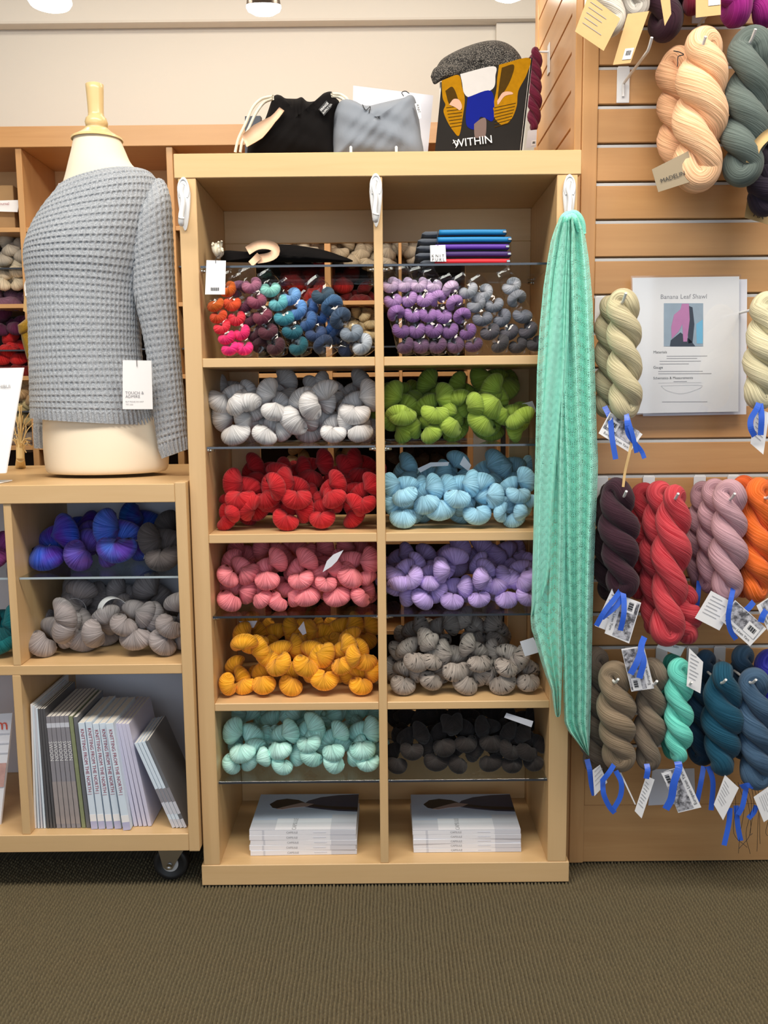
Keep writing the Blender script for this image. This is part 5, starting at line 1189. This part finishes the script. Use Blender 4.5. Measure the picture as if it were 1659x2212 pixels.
cp([(1024, 268), (1040, 256), (1050, 258), (1049, 292), (1040, 296), (1026, 296)], 'brown', 3)
cp([(954, 174), (990, 162), (998, 188), (1004, 214), (1000, 250), (992, 292), (980, 284), (966, 262), (958, 240), (962, 226), (956, 210)], 'mus', 2)
cp([(962, 196), (978, 188), (990, 216), (992, 236), (984, 232), (970, 224)], 'must2', 3)
cp([(1078, 140), (1143, 125), (1138, 160), (1120, 196), (1116, 230), (1104, 258), (1084, 270), (1066, 250), (1066, 226), (1072, 196), (1074, 170)], 'mus', 2)
cp([(1084, 146), (1110, 140), (1104, 170), (1088, 200), (1076, 216), (1078, 186)], 'must2', 3)
cp([(970, 226), (980, 214), (992, 216), (998, 230), (993, 238), (984, 232)], 'skin', 4); cp([(1074, 218), (1086, 200), (1102, 198), (1108, 203), (1090, 208), (1076, 226)], 'skin', 4)
for k in range(7):
    y = 232 + 7 * k; cp([(964 + k * 1.5, y), (998, y - 4), (998, y - 2.4), (964 + k * 1.5, y + 1.6)], 'must2', 3); cp([(1068, y), (1114 - k * 2, y - 10), (1114 - k * 2, y - 8.4), (1068, y + 1.6)], 'must2', 3)
q0 = P(978, 319, 2.222); Mx = frame_at(q0, P(1060, 309, 2.222) - q0, P(977, 300, 2.222) - q0)
part('lettering', xf(shift(text('WITHIN', .026, 'LEFT'), (.002, 0, .008)), Mx), M['white'], bk)
part('lettering_flourish', tube(smooth([P(978, 310, 2.2222), P(984, 304, 2.2222), P(990, 310, 2.2222), P(984, 320, 2.2222)], 14), .0007, 5), M['white'], bk)
solo('white_book', slab([(945, yb(2.245) - 1), (1128, yb(2.245) - 2), (1150, 130), (950, 178)], lambda x, y: BYf(x, y) + .020, .018), M['page'], 'thick white book leaning behind the dark WITHIN book', 'book')
def tweed():
    m, nt, b = new_mat('black_white_tweed'); tc = N(nt, 'ShaderNodeTexCoord'); ck = N(nt, 'ShaderNodeTexVoronoi', Scale=400.0); nt.links.new(tc.outputs['Object'], ck.inputs['Vector'])
    rp = N(nt, 'ShaderNodeMapRange'); rp.inputs[1].default_value = .25; rp.inputs[2].default_value = .5; nt.links.new(ck.outputs['Distance'], rp.inputs[0])
    nt.links.new(mix(nt, rp.outputs[0], srgb(128, 122, 114), srgb(34, 32, 31)), b.inputs['Base Color']); b.inputs['Roughness'].default_value = .95
    bp = N(nt, 'ShaderNodeBump', Strength=.6, Distance=.002); nt.links.new(ck.outputs['Distance'], bp.inputs['Height']); nt.links.new(bp.outputs[0], b.inputs['Normal']); return m
M['tweed'] = tweed()
t = thing('knit_hat', 'black and white tweed knit cap draped over the books', 'hat', P(1035, 165, 2.33))
part('crown', pillow([(940, 150), (955, 128), (985, 110), (1020, 96), (1052, 88), (1078, 88), (1100, 96), (1118, 112), (1128, 134), (1118, 165), (1060, 182), (985, 180), (950, 172)], 2.32, .05, .07, wr=.0028, seed=3), M['tweed'], t, sm=True)
part('brim', pillow([(930, 165), (938, 148), (956, 140), (985, 140), (1000, 150), (985, 166), (955, 174), (938, 182)], 2.275, .02, .03, wr=.001, seed=5), M['tweed'], t, sm=True)
t = hang(1157, 100, 1153, 285, 30, 2.62, srgb(104, 30, 58), 'burgundy twisted skein hanging behind the books beside slatwall side', 'burgundy skeins')
card(t, [(1136, 320), (1158, 318), (1160, 280), (1140, 282)], 2.60, bar=(.5, .1, .95, .4), m='lav')
_p = P(1158, 112, 2.62)
tt = thing('slatwall_peg', 'white peg on the slatwall side holding the burgundy skein', 'peg', (.476, 2.62, _p[2]), 'white pegs on the slatwall')
part('arm', tube([(.4755, 2.62, _p[2]), (_p[0] - .012, 2.62, _p[2])], .003, 10), M['hook'], tt, sm=True)
part('mounting_plate', box(.4725, .4755, 2.605, 2.635, _p[2] - .06, _p[2] + .02, .001), M['hook'], tt)
solo('magazine', slab([(529, yb(2.36)), (562, yb(2.36)), (562, 250), (529, 251)], lambda x, y: 2.36, .02), M['ph3'], 'dark small magazine upright behind the black drawstring bag', 'magazine')

# ------------------------------------------------------------------ stacks of books in the bottom compartments
M['bookw'] = plain('white_book_cover', srgb(232, 234, 242), .35); M['bookg'] = plain('pale_grey_cover', srgb(206, 209, 220), .35); M['bookb'] = plain('ice_blue_cover', srgb(196, 208, 228), .3, noise=.06, nscale=8)
M['navy'] = plain('navy_print', srgb(58, 60, 84), .35, noise=.2, nscale=60); M['hair'] = plain('dark_hair_print', srgb(44, 32, 30), .35); M['skin2'] = plain('cool_skin_print', srgb(178, 150, 140), .4)
def book_stack(xl, xr, yb, yt, side):
    a, b = onz(xl, yb, .0555), onz(xr, yb - 4, .0555); Yb = (a[1] + b[1]) / 2; n = 5
    H = P(xl, yt, Yb)[2] - .0555; th = H / n; w = b[0] - a[0]
    for k in range(n):
        z = .0555 + th * k; rz = (rnd.uniform(-.012, .012)); dx = rnd.uniform(-.0015, .0015); lab = 'white softcover book, %s, %s stack under the %s yarn' % (('lowest', 'second from bottom', 'middle', 'second from top', 'topmost')[k], side, 'mint' if side == 'left' else 'black')
        t = thing('softcover_book', lab, 'book', (a[0] + w / 2 + dx, Yb, z), side + ' stack of white books', (0, 0, rz))
        D = .212
        cvx = join([box(-w / 2, w / 2, 0, D, th - .0012, th - .0002, .0003), box(-w / 2, w / 2, 0, D, .0002, .0012, .0003), box(-w / 2, w / 2, 0, .0012, .0005, th - .0005, .0004)])
        cvp = part('cover', cvx, M['bookw'], t, local=True)
        part('page_block', box(-w / 2 + .001, w / 2 - .001, .0012, D - .001, .0012, th - .0012, .0003), M['page'], t, local=True)
        def fr(u0, u1, m, e=.0004, v0=.0006, v1=None, nm='spine_print'): part(nm, box(-w / 2 + w * u0, -w / 2 + w * u1, -e, 0, v0, (th - .0006) if v1 is None else v1, 0), M[m], cvp, local=True)
        fr(.76, .999, 'bookg'); fr(.12, .14, 'bookg'); fr(0.14, .26, 'bookw', .0002)
        part('lettering', shift(text('CAPSULE', .0075), (-w / 2 + w * .40, -.0006, th / 2)), M['grey_ink'], cvp, local=True)
        fr(.60, .72, 'bookg', .0005, th * .44, th * .56, 'print_line')
        if k == n - 1:
            zt_ = th
            def top(pts, m, e): 
                V = [(-w / 2 + w * u, D * v, zt_ + e) for u, v in pts]; nn = len(V); V += [(x, y, zt_ - .0003) for x, y, _ in V[:nn]]
                part('cover_print', geo(V, [tuple(range(nn)), tuple(reversed(range(nn, 2 * nn)))] + [(q, q + nn, (q + 1) % nn + nn, (q + 1) % nn) for q in range(nn)]), M[m], cvp, local=True)
            top([(0.0, 0.0), (1, 0), (1, 1), (0, 1)], 'bookb', .0003)
            top([(0.0, .0), (.24, .0), (.24, .26), (0, .26)], 'bookg', .0005); top([(.76, 0), (1, 0), (1, .40), (.76, .40)], 'bookg', .0005); top([(.24, 0), (.76, 0), (.76, .30), (.24, .30)], 'bookw', .0006)
            top([(.50, .80), (.62, .90), (.8, .96), (1, .98), (1, .48), (.82, .50), (.62, .56), (.48, .62), (.46, .70)], 'navy', .0007)
            top([(.48, .66), (.62, .60), (.80, .54), (1, .52), (1, .60), (.7, .64), (.54, .70)], 'hair', .0009)
            top([(.12, .70), (.18, .82), (.28, .86), (.40, .82), (.47, .74), (.36, .64), (.24, .56), (.16, .60)], 'hair', .0009)
            top([(.20, .57), (.32, .66), (.44, .74), (.56, .70), (.50, .63), (.36, .60), (.26, .55)], 'skin2', .0011)
            tx = xf(text('CAPSULE', .016), Matrix.Translation((-w / 2 + w * .42, D * .15, zt_ + .0009)) @ Matrix.Rotation(PI / 2, 4, 'Z') @ Matrix.Rotation(-PI / 2, 4, 'X'))
            part('lettering', tx, M['grey_ink'], cvp, local=True)
book_stack(540, 770, 1849, 1794, 'left'); book_stack(893, 1125, 1843, 1794, 'right')

# ------------------------------------------------------------------ row of books in the cart
def spine_book(xtl, xtr, yt, xbl, xbr, yb, mat, label, group, title='', tmat='grey_ink', tsize=.011, D=.20, Y=2.165, bands=(), toff=.1, name='book', roughpage=True):
    b = P((xbl + xbr) / 2, yb, Y); tp = P((xtl + xtr) / 2, yt, Y); zb = .1545
    d = tp - b; L = np.linalg.norm(d); ang = math.atan2(d[0], d[2]); w = (PX(xbr - xbl, Y) + PX(xtr - xtl, Y)) / 2 * math.cos(ang) * .97
    lift = abs(math.sin(ang)) * w / 2
    t = thing(name, label, 'book', (b[0], Y, zb + lift), group, (0, ang, 0)); h = L * .995
    cv = part('cover', join([box(-w / 2, -w / 2 + .0008, 0, D, 0, h, .0003), box(w / 2 - .0008, w / 2, 0, D, 0, h, .0003), box(-w / 2, w / 2, 0, .0009, 0, h, .0004)]), M[mat], t, local=True)
    part('page_block', box(-w / 2 + .0009, w / 2 - .0009, .0009, D - .001, .001, h - .001, 0), M['page'], t, local=True)
    for v0, v1, m in bands: part('spine_print', box(-w / 2, w / 2, -.0003, .0001, h * v0, h * v1, 0), M[m], cv, local=True)
    if title: part('lettering', xf(text(title, tsize, 'LEFT'), frame_at((0, -.0007, h * (1 - toff)), (0, 0, -1), (1, 0, 0))), M[tmat], cv, local=True)
    return t
M['bdark'] = plain('dark_grey_cover', srgb(86, 86, 90), .4); M['bmid'] = plain('grey_photo_cover', srgb(142, 140, 148), .4, noise=.12, nscale=25); M['blow'] = plain('taupe_photo_print', srgb(158, 150, 150), .4, noise=.15, nscale=40)
M['bgreen'] = plain('olive_cover', srgb(138, 146, 112), .4, noise=.15, nscale=50); M['bice'] = plain('ice_white_cover', srgb(218, 232, 246), .3); M['bfoot'] = plain('lilac_spine_foot', srgb(184, 186, 220), .35); M['redink'] = plain('dark_red_ink', srgb(158, 62, 82), .5); M['blav'] = plain('lavender_cover', srgb(206, 204, 226), .35)
M['bslate'] = plain('slate_cover', srgb(112, 114, 120), .35, noise=.1, nscale=8)
gk = 'books in the cart'
for k in range(4):
    spine_book(65 + 3.8 * k, 68.5 + 3.8 * k, 1507 + 3 * k, 73 + 6.6 * k, 79 + 6.6 * k, 1777, ('paper', 'bice', 'bookg', 'bice')[k], 'thin white booklet, %s from left at the left end of the cart books' % ORD[k], gk, D=.26 if k == 0 else .22)
for k in range(3):
    spine_book(80 + 5.5 * k, 85 + 5.5 * k, 1518, 100 + 7 * k, 106.5 + 7 * k, 1778, 'bdark', 'thin dark grey booklet, %s of three left of the SWOON books' % ORD[k], gk, D=.22)
for k in range(5):
    spine_book(98 + 9.7 * k, 107.5 + 9.7 * k, 1533 - .3 * k, 121 + 10.8 * k, 131.5 + 10.8 * k, 1776, 'bmid', 'grey book with SWOON on the spine, %s from left of five' % ORD[k], gk, 'SWOON', 'white', .0135, D=.22, bands=((.04, .42, 'blow'), (.90, .94, 'bookg')), toff=.22)
spine_book(147, 156, 1535, 176, 185, 1778, 'bgreen', 'olive spined book between the SWOON and knitting title books', gk, D=.21)
spine_book(157, 166, 1537, 186, 195, 1778, 'bslate', 'slate spined book left of the first knitting title book', gk, D=.21)
for k, (a, b, y, c, d, yb) in enumerate(((167, 182, 1549, 196, 211, 1780), (183, 197.5, 1548, 212, 227.5, 1781), (198.5, 212, 1547, 228.5, 244.5, 1776), (213, 227, 1546, 246, 263, 1776), (227.5, 243, 1553, 264, 284, 1785))):
    spine_book(a, b, y, c, d, yb, 'bice', 'pale blue book titled KNITTING FROM THE NORTH, %s from left of five' % ORD[k], gk, 'KNITTING FROM THE NORTH |', 'redink', .0125, D=.20, Y=2.158 if k != 4 else 2.15, bands=((.0, .075, 'bfoot'), (.075, .14, 'paper')), toff=.055)
for k in range(4):
    spine_book(245 + 8.2 * k, 253 + 8.2 * k, 1549 + .5 * k, 288 + 10.1 * k, 297.5 + 10.1 * k, 1773, 'blav', 'lavender white spined book, %s from left of four, mid row' % ORD[k], gk, D=.21, Y=2.17)
for k in range(4):
    spine_book(288 + 8.0 * k, 296 + 8.0 * k, 1586 - 1.5 * k, 371 + 8.2 * k, 379 + 8.2 * k, 1770, 'bice' if k < 3 else 'bslate', 'leaning book with white and grey spine, %s from left of four' % ORD[k], gk, D=.18, Y=2.16, bands=((.30, .46, 'bmid'), (.0, .10, 'bookg'), (.16, .30, 'bookg')))
t = thing('magazine', 'white magazine with red lettering cut by left edge in cart', 'magazine', P(-20, 1768, 2.20))
cvr = part('cover', slab([(-80, 1797), (-1, 1794), (27, 1540), (-60, 1546)], lambda x, y: 2.19 + (1768 - y) / 230 * .03, .005), M['bookw'], t)
M['redp'] = plain('red_print', srgb(226, 92, 74), .4); M['pinkp'] = plain('pink_photo_print', srgb(196, 156, 150), .45, noise=.3, nscale=60)
part('lettering', shift(text('m', .042), P(4, 1566, 2.213)), M['redp'], cvr); part('print', poly_px([(-20, 1650), (14, 1648), (8, 1700), (-24, 1702)], lambda x, y: 2.188 + (1768 - y) / 230 * .03), M['pinkp'], cvr)
for k in range(3): part('print', poly_px([(-20, 1585 + 21 * k), (21 - 2 * k, 1583 + 21 * k), (20 - 2 * k, 1585 + 21 * k), (-20, 1587 + 21 * k)], lambda x, y: 2.188 + (1768 - y) / 230 * .03), M['bookg'], cvr)

# ------------------------------------------------------------------ on the cart and in the back cubbies
t = thing('display_sign', 'white printed sign card standing at the left edge on the cart', 'sign', P(-10, 1022, 2.19))
sg = part('card', slab([(-75, 1026), (12, 1022), (50, 795), (-55, 797)], lambda x, y: 2.17 + (1024 - y) / 230 * .05, .003), M['paper'], t)
q0 = P(-8, 836, 2.208); Mx = frame_at(q0, P(32, 834.6, 2.208) - q0, P(-5, 800, 2.208) - q0)
part('lettering', xf(text('SHIBUI', .0118, 'LEFT'), Mx), M['grey_ink'], sg)
part('foot', box(P(-60, 1024, 2.19)[0], P(8, 1024, 2.19)[0], 2.15, 2.24, 1.0485, 1.052, .001), M['hook'], t)
rg = np.random.RandomState(2); rf = []
for k in range(26):
    p1 = (rg.uniform(24, 78), rg.uniform(872, 1000)); rf.append(tube(smooth([P(44 + rg.uniform(-5, 5), 975, 2.62), P((p1[0] + 44) / 2 + rg.uniform(-6, 6), (p1[1] + 950) / 2, 2.62 + rg.uniform(-.03, .03)), P(*p1, 2.62 + rg.uniform(-.04, .04))], 8), .0012, 5, flat=1.5))
M['straw'] = plain('straw', srgb(222, 196, 140), .7)
rf.append(tube([P(44, 960, 2.62), P(44, 990, 2.62)], .012, 12)); rf.append(tube([P(44, 990, 2.62), onz(44, 1010, 1.0485)], [.012, .016], 12))
tag(solo('raffia_bundle', join(rf), M['straw'], 'bundle of pale raffia strands on cart behind the white sign', 'raffia'), kind='stuff')
t = thing('knit_mitten', 'mustard knit mitten hanging at the back left of the sweater', 'mitten', P(56, 776, 3.2))
M['mustknit'] = knit_mat('mustard_knit', srgb(120, 92, 20), srgb(168, 132, 40))
part('hand', pillow([(44, 716), (70, 704), (74, 740), (72, 776), (60, 778), (54, 760), (48, 738)], 3.2, .02, .02), M['mustknit'], t, sm=True)
part('cuff', pillow([(38, 702), (66, 684), (72, 706), (44, 722)], 3.19, .02, .02), M['mustknit'], t, sm=True)
part('kraft_tag', quad(P(50, 672, 3.2), P(66, 680, 3.2), P(68, 640, 3.2), P(52, 638, 3.2), .001), M['kraft'], t)
part('hook_stem', cyl(P(60, 606, 3.2), P(60, 606, 3.2) + [0, .102, 0], .003), M['hook'], t)
part('clip_hook', tube(smooth([P(57, 640, 3.2), P(54, 618, 3.2), P(60, 604, 3.2), P(64, 616, 3.2), P(60, 640, 3.2)], 16), .004, 8), M['hook'], t, sm=True)
M['box'] = plain('brown_cardboard', srgb(176, 140, 96), .8, noise=.05)
solo('cardboard_box', box(P(-30, 490, BY + .06)[0], P(33, 490, BY + .06)[0], BY + .06, BY + .2, 1.8735, P(10, 400, BY + .06)[2], .002), M['box'], 'brown cardboard box in the top left back cubby', 'box')
lb = thing('price_card', 'white lettered price card before the brown box, top left cubby', 'card', P(15, 460, BY + .03))
lc = part('card', quad(P(-30, 456, BY + .03), P(38, 458, BY + .03), P(42, 432, BY + .035), P(-30, 434, BY + .035), .001), M['paper'], lb)
part('lettering', shift(text('journal', .014), P(8, 440, BY + .0275)), M['redink'], lc)
solo('paper_card', quad(P(122, 412, BY + .08), P(140, 412, BY + .08), P(142, 394, BY + .08), P(126, 396, BY + .08), .001), M['paper'], 'pinkish paper card peeking out above the sweater neckline', 'card')
# ------------------------------------------------------------------ loose paper labels among the shelved skeins
def paper(px, Y, label): solo('paper_label', poly_px(px, Y, .0006), M['lav'], label, 'paper label', 'paper labels among the skeins')
paper([(1128, 872), (1150, 866), (1160, 890), (1140, 892)], 2.28, 'pale paper label right of the leaf green yarn')
paper([(902, 1012), (930, 999), (970, 998), (968, 1006), (932, 1008), (908, 1021)], 2.30, 'curved pale paper label over the sky blue yarn')
paper([(993, 1003), (1002, 985), (1018, 1005), (1012, 1018)], 2.30, 'triangular pale paper label above the middle sky blue yarn')
paper([(697, 1236), (706, 1212), (720, 1198), (742, 1188), (728, 1212), (716, 1224)], 2.17, 'folded pale paper label left of the last upper pink skein')
paper([(516, 1342), (556, 1341), (548, 1356), (528, 1356)], 2.33, 'pale paper label above the left mustard yarn')
paper([(644, 1358), (656, 1342), (662, 1368), (654, 1372)], 2.31, 'pointed pale paper label above the middle mustard yarn')
paper([(1123, 1386), (1152, 1377), (1168, 1408), (1134, 1418)], 2.17, 'square pale paper label right of the grey-brown yarn')
paper([(1094, 1540), (1152, 1558), (1148, 1571), (1089, 1550)], 2.17, 'slanted pale paper label on top of the black yarn')
bpy.context.view_layer.update()
